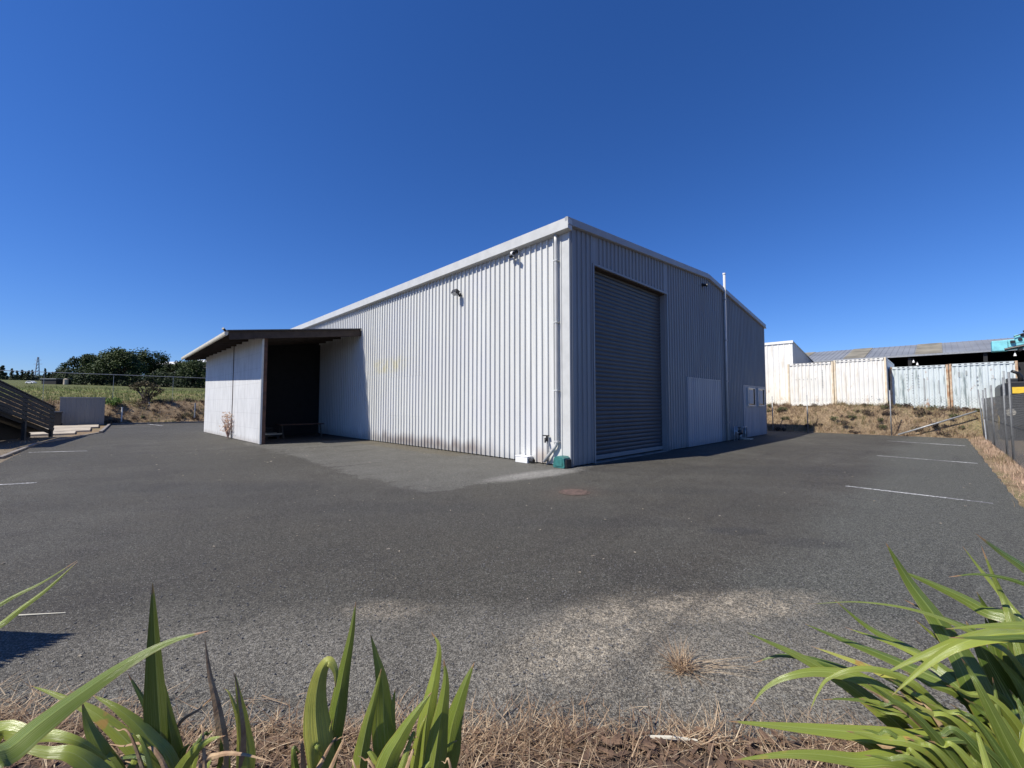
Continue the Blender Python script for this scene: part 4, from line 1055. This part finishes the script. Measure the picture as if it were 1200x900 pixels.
# dry stick at the edge of the bed
a, b2 = cs(.62, 2.06, .03), cs(.86, 2.02, .045)
sk = empty('dry_stick', a, 'pale split stick lying on the dry grass at the bottom of the picture', 'stick')
w = MB(); w.tube([(0, 0, 0), tuple((b2-a)*.5+Vector((0, 0, .004))), tuple(b2-a)], [.008, .009, .005], 7); w.build('stem', M['cream'], sk)
a, b2 = cs(-3.73, 3.25, .008), cs(-3.42, 3.29, .008)
sk = empty('dry_stick', a, 'thin straw stalk lying on the asphalt above the left flax shadow', 'stick')
w = MB(); w.tube([(0, 0, 0), tuple(b2-a)], [.006, .003], 6); w.build('stem', M['cream'], sk)

# dried weed against the lean-to wall
wd_ = empty('dried_weed', (-4.30, 16.95, 0), 'pinkish dried weed growing at the foot of the lean-to side wall', 'weed')
w = MB()
for k in range(26):
    a = q.uniform(0, 2*PI); p0 = Vector((0, 0, 0)); p1 = Vector((math.cos(a)*.15, math.sin(a)*.3, q.uniform(.4, .8))); p2 = p1+Vector((q.gauss(0, .1)-.05, q.gauss(0, .28), q.uniform(.15, .5)))
    w.tube([p0, p1, p2], [.012, .008, .004], 4)
w.build('stems', M['pinkweed'], wd_)
w = MB()
for k in range(110):
    z = q.uniform(.35, 1.25); leaf_clump(w, (q.gauss(-.05, .1), q.gauss(0, .27), z), .05, 5, .06, q, .5)
w.build('seed_heads', M['pinkgrass'], wd_, norm=False, attr=True)

# scattered pale bits on the asphalt
w = MB(); q = random.Random(77)
cl = [(-3.2, 7.5, 1.6, 26), (-6, 10.5, 2.2, 30), (-4.5, 3, 2.0, 16), (2.5, -2.5, 3, 24), (6, -4, 3, 20), (-6.5, 0, 2.2, 40), (-4, -3, 2.2, 30)]
for cx_, cy_, r, n in cl:
    for _ in range(n):
        x, y = q.gauss(cx_, r), q.gauss(cy_, r)
        if x > -.3 and y > -.3: continue
        s_ = q.uniform(.004, .014)*(1.7 if y > 4 else 1)*(1+q.random()**4); w.box(-s_, s_, -s_*.5, s_*.5, .0, .006, Matrix.Translation((x, y, .003)) @ Matrix.Rotation(q.uniform(0, 6.3), 4, 'Z') @ Matrix.Rotation(q.uniform(-.25, .25), 4, 'Y'))
tag(w.build('leaf_litter', M['drybits']), 'pale scraps of leaf litter scattered over the asphalt', 'litter', kind='stuff')
# loose chips (near camera)
w = MB()
for _ in range(2600):
    x, d = q.uniform(-3.2, 3.4), 2.1+q.random()**1.5*2.6; s_ = q.uniform(.003, .0075); p = cs(x, d, 0)
    M4 = Matrix.Translation((p.x, p.y, s_*.4)) @ Matrix.Rotation(q.uniform(0, 6.3), 4, 'Z') @ Matrix.Rotation(q.uniform(-.6, .6), 4, 'Y'); w.box(-s_, s_, -s_*.7, s_*.7, -s_*.5, s_*.5, M4)
tag(w.build('loose_chips', simple('grey_stone', (.16, .155, .15), .8, 0, .3, 40, c2=(.06, .06, .06))), 'loose grey stone chips on the asphalt near the bed', 'gravel', kind='stuff')

# ------------------------------------------------------------------ flax
def catmull(P, n):
    Q = [P[0]*2-P[1]]+list(P)+[P[-1]*2-P[-2]]; out = []
    for i in range(1, len(Q)-2):
        for k in range(n):
            t = k/n; a, b, c, d = Q[i-1:i+3]
            out.append(.5*((2*b)+(c-a)*t+(2*a-5*b+4*c-d)*t*t+(3*b-a-3*c+d)*t**3))
    return out+[P[-1]]
def blade(parent, root, pts, wd, tone, twist=0.0, fold=.35, tilt=.0, face=None):
    """root: base point; pts root->tip (world). Strap leaf: two flat halves meeting in a crease, long pointed tip."""
    P = catmull([Vector(root)]+[Vector(p) for p in pts], 7); n = len(P); m = MB(); prev = None
    L = [0]
    for a, b in zip(P, P[1:]): L.append(L[-1]+(b-a).length)
    wob = random.Random(int(tone*1e6)+n)
    ph = wob.uniform(0, 6)
    sgn = 1 if (P[-1]-P[n//3]).cross(P[n//2]-CAM).z >= 0 else -1
    for k, p in enumerate(P):
        u = L[k]/L[-1]; t = (P[min(k+1, n-1)]-P[max(k-1, 0)]).normalized()
        view = face if face is not None else (p-CAM).normalized(); side = t.cross(view)
        if side.length < .1: side = t.cross(Vector((0, 0, 1)))
        side.normalize(); nrm = side.cross(t).normalized()
        ang_ = sgn*(twist*(u-.3)*1.1+tilt*1.3)+.10*math.sin(u*7+ph); side, nrm = side*math.cos(ang_)+nrm*math.sin(ang_), nrm*math.cos(ang_)-side*math.sin(ang_)
        ww = wd*(.66+.34*min(1, u/.5))*min(1, (1-u)/.42)**.9*.5 + .0005
        ff = fold*(1-.45*u)
        row = []
        for v in (-1, -.55, -.001, .001, .55, 1):
            a_ = abs(v); bow = .10*a_*(1-a_)
            row.append(m.vert(p+side*ww*v*math.cos(ff)+nrm*(ww*(a_*math.sin(ff)-bow)), (u, .5+v*.5, tone, 1)))
        if prev:
            for q_ in (0, 1, 3, 4): m.face(prev[q_], prev[q_+1], row[q_+1], row[q_])
        prev = row
    o = m.build('leaf', M['flax_dead'] if tone > 1.05 else M['flax'], None, smooth=True, norm=False, attr=True, loc=parent.location)
    o.location = (0, 0, 0); o.parent = parent; return o
q = random.Random(9)
def plant(label, root, leaves, jit=.05, wk=1.10):
    o = empty('flax_plant', root, label, 'flax plant', 'flax plants in the front bed')
    over = []
    for L in leaves:
        pts, wpx, tone = L[0], L[1], L[2]; tw = L[3] if len(L) > 3 else q.uniform(-.5, .5); tl = L[4] if len(L) > 4 else 0
        W3 = [at(*p) for p in pts]; W3 = W3[::-1]          # listed tip first
        dm = sum(p[2] for p in pts)/len(pts)
        dv = W3[0]-W3[1]; rt = Vector(root)
        if dv.z < -.01:
            ex = W3[0]+dv*((W3[0].z-.02)/-dv.z); h2 = Vector((ex.x-W3[0].x, ex.y-W3[0].y, 0))
            if h2.length > .35: ex = W3[0]+h2.normalized()*.35; ex.z = .02
            rt = ex.lerp(rt, .3)
        lf = blade(o, rt+Vector((q.gauss(0, jit*.5), q.gauss(0, jit*.5), .0)), W3, wpx*dm/FPX*wk, tone, tw, q.uniform(.35, .75), tl)
        if len(o.children) > 99 and tone <= 1.05: over.append(lf)
    if over:                              # past a hundred blades: the rest as one part
        m = MB()
        for lf in over:
            b0 = len(m.v); me = lf.data
            m.v += [tuple(v.co) for v in me.vertices]; m.c += [tuple(d.color) for d in me.color_attributes['Col'].data]
            for f in me.polygons: m.face(*[b0+k for k in f.vertices])
            bpy.data.objects.remove(lf); bpy.data.meshes.remove(me)
        tag(m.build('leaves', M['flax'], o, smooth=True, norm=False, attr=True), kind='stuff')
    return o
def extra(px0, px1, py0, py1, d0, d1, rootpx, n, w0, w1, seed, tone=(.1, .6)):
    r = random.Random(seed); out = []
    for _ in range(n):
        tx, ty = r.uniform(px0, px1), r.uniform(py0, py1); d = r.uniform(d0, d1)
        bx, by = rootpx[0]+r.gauss(0, 25), rootpx[1]
        mx, my = (tx+bx)/2+r.uniform(-10, 10), (ty+by)/2-r.uniform(0, 22)
        out.append(([(tx, ty, d), (tx*.7+mx*.3, ty*.7+my*.3-3, d), (mx, my, d-.03)], r.uniform(w0, w1), r.uniform(*tone), r.uniform(-.3, .3), r.uniform(.0, .55)))
    return out
CA = extra(60, 290, 835, 892, 1.42, 1.55, (190, 935), 9, 9, 18, 81, (.1, .9))+extra(90, 300, 850, 895, 1.4, 1.5, (200, 935), 6, 5, 9, 82, (1.1, 1.3))
CD = extra(410, 540, 825, 892, 1.45, 1.58, (470, 930), 7, 8, 15, 83, (.05, .8))+extra(400, 560, 860, 895, 1.4, 1.5, (470, 935), 4, 5, 8, 84, (1.1, 1.3))
CC = extra(345, 410, 845, 892, 1.48, 1.56, (377, 930), 4, 7, 11, 85, (.1, .8))+extra(335, 420, 862, 895, 1.45, 1.5, (377, 930), 3, 5, 8, 86, (1.1, 1.3))
A = cs(-1.24, 1.47, .03)
plant('flax clump at lower left with one tall upright dark blade', A, jit=.05, wk=.98, leaves=CA+[
    ([(179, 683, 1.46), (181, 740, 1.46), (184, 800, 1.46), (190, 890, 1.47)], 27, .18, .25, .2),
    ([(193, 800, 1.5), (197, 840, 1.5), (203, 900, 1.5)], 22, .3, .2),
    ([(35, 803, 1.5), (75, 818, 1.5), (120, 842, 1.5), (175, 900, 1.5)], 16, .75, .4),
    ([(106, 813, 1.42), (140, 832, 1.42), (172, 862, 1.43), (205, 915, 1.45)], 20, .5, .2),
    ([(149, 788, 1.55), (163, 812, 1.55), (180, 845, 1.55), (197, 900, 1.55)], 12, .05, .3),
    ([(96, 822, 1.4), (104, 850, 1.4), (118, 880, 1.4), (140, 930, 1.42)], 26, .35, .3),
    ([(240, 747, 1.5), (246, 790, 1.5), (257, 840, 1.5), (262, 900, 1.5)], 11, 1.2, .2),
    ([(275, 788, 1.45), (280, 815, 1.45), (286, 850, 1.46), (288, 910, 1.46)], 18, .85, .3),
    ([(262, 806, 1.47), (270, 815, 1.47), (281, 850, 1.47), (284, 900, 1.47)], 12, .9, .2),
    ([(264, 862, 1.38), (244, 868, 1.38), (225, 884, 1.39), (205, 915, 1.4)], 20, .6, .2),
    ([(258, 858, 1.5), (262, 880, 1.5), (258, 915, 1.5)], 22, .3, .2),
    ([(130, 892, 1.25), (90, 868, 1.2), (40, 862, 1.2), (-20, 880, 1.22)], 26, .6, .2),
    ([(-10, 872, 1.3), (50, 880, 1.3), (110, 900, 1.32)], 24, .5, .2),
    ([(225, 870, 1.5), (215, 880, 1.5), (205, 905, 1.5)], 22, .2, .3),
    ([(273, 787, 1.44), (277, 800, 1.44), (281, 822, 1.44), (285, 880, 1.45)], 7, 1.2, .3),
    ([(320, 893, 1.35), (285, 884, 1.36), (255, 885, 1.38), (230, 905, 1.4)], 8, 1.2, .3),
    ([(255, 810, 1.52), (235, 830, 1.52), (210, 848, 1.52), (190, 890, 1.5)], 6, 1.2, .3),
])
B = cs(-1.75, .95, .03)
plant('flax plant at far left whose long broad blade arches across the corner', B, [
    ([(245, 739, 1.30), (200, 751, 1.28), (150, 776, 1.22), (90, 816, 1.12), (20, 870, 1.0), (-60, 950, .92)], 38, .30, .1, .6),
    ([(90, 657, 1.22), (50, 682, 1.2), (0, 708, 1.18), (-90, 770, 1.1)], 14, .4, .2, .4),
    ([(91, 658, 1.20), (55, 690, 1.19), (5, 728, 1.17), (-90, 810, 1.1)], 19, .45, .2, .4),
])
C = cs(-.69, 1.52, .03)
plant('small flax fan with a bent yellowing blade, second clump from the left', C, wk=1.4, leaves=CC+[
    ([(417, 705, 1.52), (411, 745, 1.52), (400, 800, 1.52), (386, 890, 1.52)], 15, .3, .5),
    ([(393, 806, 1.48), (393, 786, 1.48), (384, 775, 1.48), (374, 795, 1.48), (370, 835, 1.48), (377, 900, 1.48)], 22, .92, .2),
    ([(390, 842, 1.5), (386, 860, 1.5), (384, 900, 1.5)], 9, 1.0, .1),
    ([(368, 862, 1.5), (370, 880, 1.5), (374, 920, 1.5)], 9, .2, .1),
])
D = cs(-.42, 1.5, .03)
plant('upright flax clump just left of the bottom centre', D, wk=1.35, leaves=CD+[
    ([(434, 742, 1.5), (441, 768, 1.5), (448, 800, 1.5), (450, 850, 1.5), (452, 910, 1.5)], 20, .45, .8),
    ([(447, 783, 1.47), (438, 820, 1.47), (428, 860, 1.47), (420, 915, 1.47)], 13, .7, .3),
    ([(463, 806, 1.52), (459, 845, 1.52), (458, 905, 1.52)], 12, .8, .2),
    ([(505, 740, 1.55), (514, 758, 1.53), (510, 790, 1.52), (500, 840, 1.5), (493, 910, 1.5)], 17, .65, .7),
    ([(520, 772, 1.45), (522, 800, 1.45), (515, 850, 1.45), (505, 915, 1.45)], 20, .4, .4),
    ([(556, 776, 1.5), (545, 802, 1.5), (531, 845, 1.5), (515, 910, 1.5)], 22, .3, .4),
    ([(506, 811, 1.42), (490, 832, 1.42), (470, 862, 1.42), (448, 910, 1.42)], 20, .35, .2),
    ([(500, 838, 1.5), (492, 860, 1.5), (482, 910, 1.5)], 14, .8, .2),
])
Rt = cs(1.78, 1.42, .03)
dd = 1.5
RL = [
    ([(875, 741, 1.62), (935, 768, 1.6), (1000, 806, 1.56), (1060, 856, 1.5), (1100, 905, 1.46)], 15, .5, .1, .3),
    ([(883, 777, 1.66), (915, 768, 1.64), (960, 775, 1.6), (1020, 800, 1.56), (1080, 850, 1.5)], 12, .1, .1, .3),
    ([(878, 830, 1.60), (897, 806, 1.6), (925, 792, 1.58), (965, 787, 1.56), (1020, 800, 1.52), (1090, 860, 1.48)], 13, .5, .1, .3),
    ([(853, 845, 1.40), (920, 851, 1.40), (990, 857, 1.4), (1060, 864, 1.4), (1150, 885, 1.4)], 17, .6, .1, .3),
    ([(855, 891, 1.36), (930, 883, 1.36), (1000, 889, 1.36), (1080, 905, 1.36)], 15, .55, .1, .3),
    ([(943, 731, 1.7), (1000, 754, 1.66), (1060, 778, 1.6), (1120, 806, 1.52), (1170, 850, 1.48)], 16, .35, .1, .4),
    ([(978, 703, 1.72), (1020, 736, 1.68), (1075, 765, 1.6), (1125, 800, 1.5), (1170, 850, 1.46)], 16, .4, .1, .4),
    ([(945, 708, 1.6), (1010, 705, 1.57), (1080, 716, 1.53), (1150, 745, 1.48), (1210, 800, 1.45)], 9, .5, .1, .9),
    ([(1038, 636, 1.62), (1066, 682, 1.6), (1096, 722, 1.56), (1132, 775, 1.5), (1165, 840, 1.45)], 24, .35, .1, .3),
    ([(1046, 665, 1.7), (1095, 685, 1.66), (1150, 712, 1.6), (1215, 760, 1.5)], 20, .4, .1, .4),
    ([(1030, 793, 1.5), (1075, 770, 1.48), (1130, 748, 1.45), (1190, 738, 1.42), (1250, 745, 1.4)], 19, .6, .1, .4),
    ([(1045, 815, 1.42), (1088, 776, 1.42), (1130, 752, 1.4), (1190, 742, 1.38), (1260, 760, 1.4)], 22, .75, .1, .5),
    ([(1108, 737, 1.3), (1160, 733, 1.3), (1215, 735, 1.3), (1280, 760, 1.32)], 16, .6, .1, .3),
    ([(1112, 747, 1.34), (1165, 748, 1.34), (1215, 750, 1.34), (1280, 775, 1.34)], 14, .3, .1, .3),
    ([(1132, 728, 1.55), (1155, 768, 1.52), (1180, 812, 1.5), (1210, 870, 1.45)], 34, .12, .1, .3),
    ([(1143, 625, 1.5), (1172, 646, 1.5), (1210, 672, 1.48), (1270, 720, 1.45)], 22, .3, .1, .5),
    ([(1150, 640, 1.62), (1163, 672, 1.6), (1178, 706, 1.58), (1196, 760, 1.5)], 11, .5, .1, .4),
    ([(1112, 676, 1.55), (1150, 673, 1.53), (1200, 684, 1.5), (1270, 720, 1.45)], 9, .02, .1, .3),
    ([(963, 820, 1.5), (990, 819, 1.5), (1030, 824, 1.48), (1080, 845, 1.45)], 9, .3, .1, .3),
    ([(948, 836, 1.52), (958, 812, 1.52), (972, 794, 1.52), (1010, 783, 1.5), (1060, 795, 1.48), (1110, 840, 1.46)], 9, .8, .1, .3),
    ([(1053, 808, 1.38), (1072, 825, 1.38), (1095, 838, 1.38), (1140, 870, 1.4)], 11, 1.0, .1, .2),
    ([(950, 757, 1.58), (985, 769, 1.56), (1030, 787, 1.53), (1090, 822, 1.48), (1140, 880, 1.46)], 12, .95, .1, .4),
    ([(990, 735, 1.66), (1050, 755, 1.62), (1100, 780, 1.55), (1160, 830, 1.48)], 12, .85, .1, .5),
    ([(1128, 640, 1.75), (1150, 668, 1.72), (1180, 705, 1.66), (1215, 770, 1.55)], 12, .6, .1, .4),
    ([(1060, 703, 1.66), (1100, 722, 1.62), (1150, 745, 1.56), (1210, 790, 1.5)], 15, .3, .1, .4),
    ([(1072, 726, 1.6), (1110, 757, 1.58), (1150, 795, 1.52), (1190, 850, 1.48)], 14, .7, .1, .5),
]
RL = [(L[0], L[1], max(.02, L[2]-.13) if L[2] < .9 else L[2])+tuple(L[3:]) for L in RL]
RL += extra(1000, 1220, 790, 905, 1.35, 1.55, (1200, 935), 34, 10, 17, 71, (.02, .4))
RL += extra(980, 1230, 800, 900, 1.4, 1.6, (1200, 940), 9, 6, 11, 61, (1.1, 1.3))
RL += [([(1072, 700, 1.6), (1088, 716, 1.6), (1108, 740, 1.58), (1140, 790, 1.5)], 9, 1.2, .8)]
RL += extra(1000, 1240, 770, 890, 1.35, 1.6, (1210, 930), 46, 12, 20, 51, (.05, .7))
RL += extra(940, 1150, 850, 905, 1.3, 1.5, (1180, 935), 22, 12, 17, 52, (.2, .8))
RL += extra(1120, 1290, 690, 800, 1.4, 1.7, (1250, 930), 26, 12, 22, 53, (.05, .6))
plant('large dense flax clump filling the lower right corner', Rt, RL, .09, 1.32)
F = cs(-4.7, 2.75, 0)
ofl = empty('flax_plant', F, 'flax plant at the left outside the view, known by its dark shadow on the asphalt', 'flax plant', 'flax plants in the front bed')
FACE = Vector((-.62, .17, .766)).normalized(); hd_ = (.877/1.19, .482/1.19); r6 = random.Random(6)
for k in range(30):
    a_ = k/29; sx, sy = -2.99-.10*a_-r6.uniform(0, .05), 3.02-.47*a_
    hz = r6.uniform(.72, .95); tip = cs(sx-hd_[0]*hz, sy-hd_[1]*hz, hz); F2 = F+Vector((r6.gauss(0, .12), r6.gauss(0, .12), 0))
    blade(ofl, F2, [F2.lerp(tip, .4)+Vector((0, 0, .10)), F2.lerp(tip, .75)+Vector((0, 0, .07)), tip], r6.uniform(.10, .15), r6.uniform(.1, .6), .05, .1, r6.uniform(-.4, .4), FACE)

# ------------------------------------------------------------------ distant things at the left
fs = empty('farm_shed', onground(57, 86)-Vector((0, 0, .1)), 'low dark shed with a pale roof edge beyond the field at the far left', 'shed', rz=-.0)
rot = Matrix.Rotation(-(PI/2-YAW), 4, 'Z')
fs.rotation_euler = (0, 0, -(PI/2-YAW))
w = MB(); w.box(-1.5, 1.5, 0, 3, 0, 1.15); w.build('walls', M['darkint'], fs)
w = MB(); w.beam((0, -.15, 1.2), (0, 3.1, 1.4), 3.3, .14); w.build('roof', M['trim_grey'], fs)
cr2 = empty('parked_car', onground(34, 84), 'tiny white car parked beyond the field at the far left', 'car', rz=-(PI/2-YAW))
w = MB(); w.prism([(-1.0, .15), (1.0, .15), (1.02, .42), (.62, .48), (.35, .75), (-.55, .75), (-.85, .48), (-1.02, .42)], 0, .9, 'y'); w.build('body', M['white'], cr2, bevel=.03)
w = MB(); w.prism([(-.70, .50), (.52, .50), (.32, .70), (-.52, .70)], -.01, .0, 'y'); w.build('side_window', M['glass'], cr2); cr2.scale = (.8, .8, .8)
for x in (-.6, .6):
    w = MB(); w.tube([(x, -.02, .17), (x, .12, .17)], .17, 12); w.build('wheel', M['rubber'], cr2)
tk = empty('water_tank', onground(77, 86), 'small pale water tank beside the evergreens at the far left', 'tank')
w = MB(); w.tube([(0, 0, 0), (0, 0, 1.7), (0, 0, 1.95)], [.55, .55, .15], 16); w.build('tank_body', M['concrete'], tk); tk.scale = (.7, .7, .65)
# lattice power tower
pb = onground(43, 300); pt_ = empty('power_pylon', pb, 'slender lattice power pylon above the far tree line', 'pylon')
w = MB(); Hp = 18
for sx in (-1, 1):
    for sy in (-1, 1): w.beam((sx*1.3, sy*1.3, 0), (sx*.25, sy*.25, Hp), .3, .3)
for k in range(8):
    z0, z1 = Hp*k/8, Hp*(k+1)/8; r0, r1 = 1.3-1.05*k/8, 1.3-1.05*(k+1)/8
    for sx in (-1, 1): w.beam((sx*r0, -r0, z0), (sx*r1, r1, z1), .14, .14); w.beam((-r0, sx*r0, z0), (r1, sx*r1, z1), .14, .14)
w.build('lattice', M['galv'], pt_)
for z, l in ((Hp*.72, 3.0), (Hp*.88, 2.3)):
    w = MB(); w.beam((-l*SY, l*CYA, z), (l*SY, -l*CYA, z), .22, .22); w.build('cross_arm', M['galv'], pt_)
# pale roofs glimpsed between the trees
for px, d, zr, L, lb in ((192, 120, 14.1, 7, 'pale roofed house glimpsed between the evergreen crowns'), (240, 108, 13.4, 6.5, 'pale roofed house glimpsed beside the lean-to gutter')):
    b_ = onground(px, d); o = empty('distant_house', b_, lb, 'house', rz=-(PI/2-YAW)); hz = zr-b_.z
    w = MB(); w.box(-L/2+.3, L/2-.3, 0, 4, 0, hz-.9); w.build('walls', M['cream'], o)
    w = MB(); w.prism([(-.3, hz-.95), (2, hz), (4.3, hz-.95)], -L/2, L/2, 'x'); w.build('roof', M['white'], o)

# ------------------------------------------------------------------ light, sky, camera
EL, DL = math.radians(50), math.radians(15.5)
to_sun = Vector((-math.cos(DL)*math.cos(EL), math.sin(DL)*math.cos(EL), math.sin(EL)))
sd = bpy.data.lights.new('sun', 'SUN'); sd.energy = 5.0; sd.angle = math.radians(.53); sd.color = (1, .945, .84)
so = bpy.data.objects.new('sun', sd); COL.objects.link(so); so.rotation_euler = to_sun.to_track_quat('Z', 'Y').to_euler()
wd = bpy.data.worlds.new('World'); sc.world = wd; wd.use_nodes = True; nt = wd.node_tree
bg = nt.nodes['Background']; sk = nt.nodes.new('ShaderNodeTexSky'); sk.sky_type = 'NISHITA'; sk.sun_disc = False
sk.sun_elevation = EL; sk.sun_rotation = math.atan2(to_sun.x, to_sun.y); sk.altitude = 0; sk.air_density = 1.0; sk.dust_density = .25; sk.ozone_density = 3.0
sk.dust_density = .1
tint = nt.nodes.new('ShaderNodeMix'); tint.data_type = 'RGBA'; tint.blend_type = 'MULTIPLY'; tint.inputs[0].default_value = 1; tint.inputs[7].default_value = (.70, .89, 1.38, 1)
hs = nt.nodes.new('ShaderNodeHueSaturation'); hs.inputs['Saturation'].default_value = 1.09
nt.links.new(sk.outputs[0], tint.inputs[6]); nt.links.new(tint.outputs[2], hs.inputs['Color']); nt.links.new(hs.outputs[0], bg.inputs[0]); bg.inputs[1].default_value = .073

cd = bpy.data.cameras.new('camera'); co = bpy.data.objects.new('camera', cd); COL.objects.link(co)
cd.sensor_width = 36; cd.lens = FPX/1200*36; cd.clip_start = .03; cd.clip_end = 5000
co.location = CAM; fw = Vector((CYA*math.cos(PIT), SY*math.cos(PIT), math.sin(PIT)))
co.rotation_euler = fw.to_track_quat('-Z', 'Y').to_euler()
sc.camera = co
sc.render.resolution_x = 1024; sc.render.resolution_y = 768
sc.view_settings.view_transform = 'Standard'; sc.view_settings.look = 'None'; sc.view_settings.gamma = 1; sc.view_settings.exposure = .38
sc.view_settings.use_curve_mapping = False
sc.render.engine = 'CYCLES'
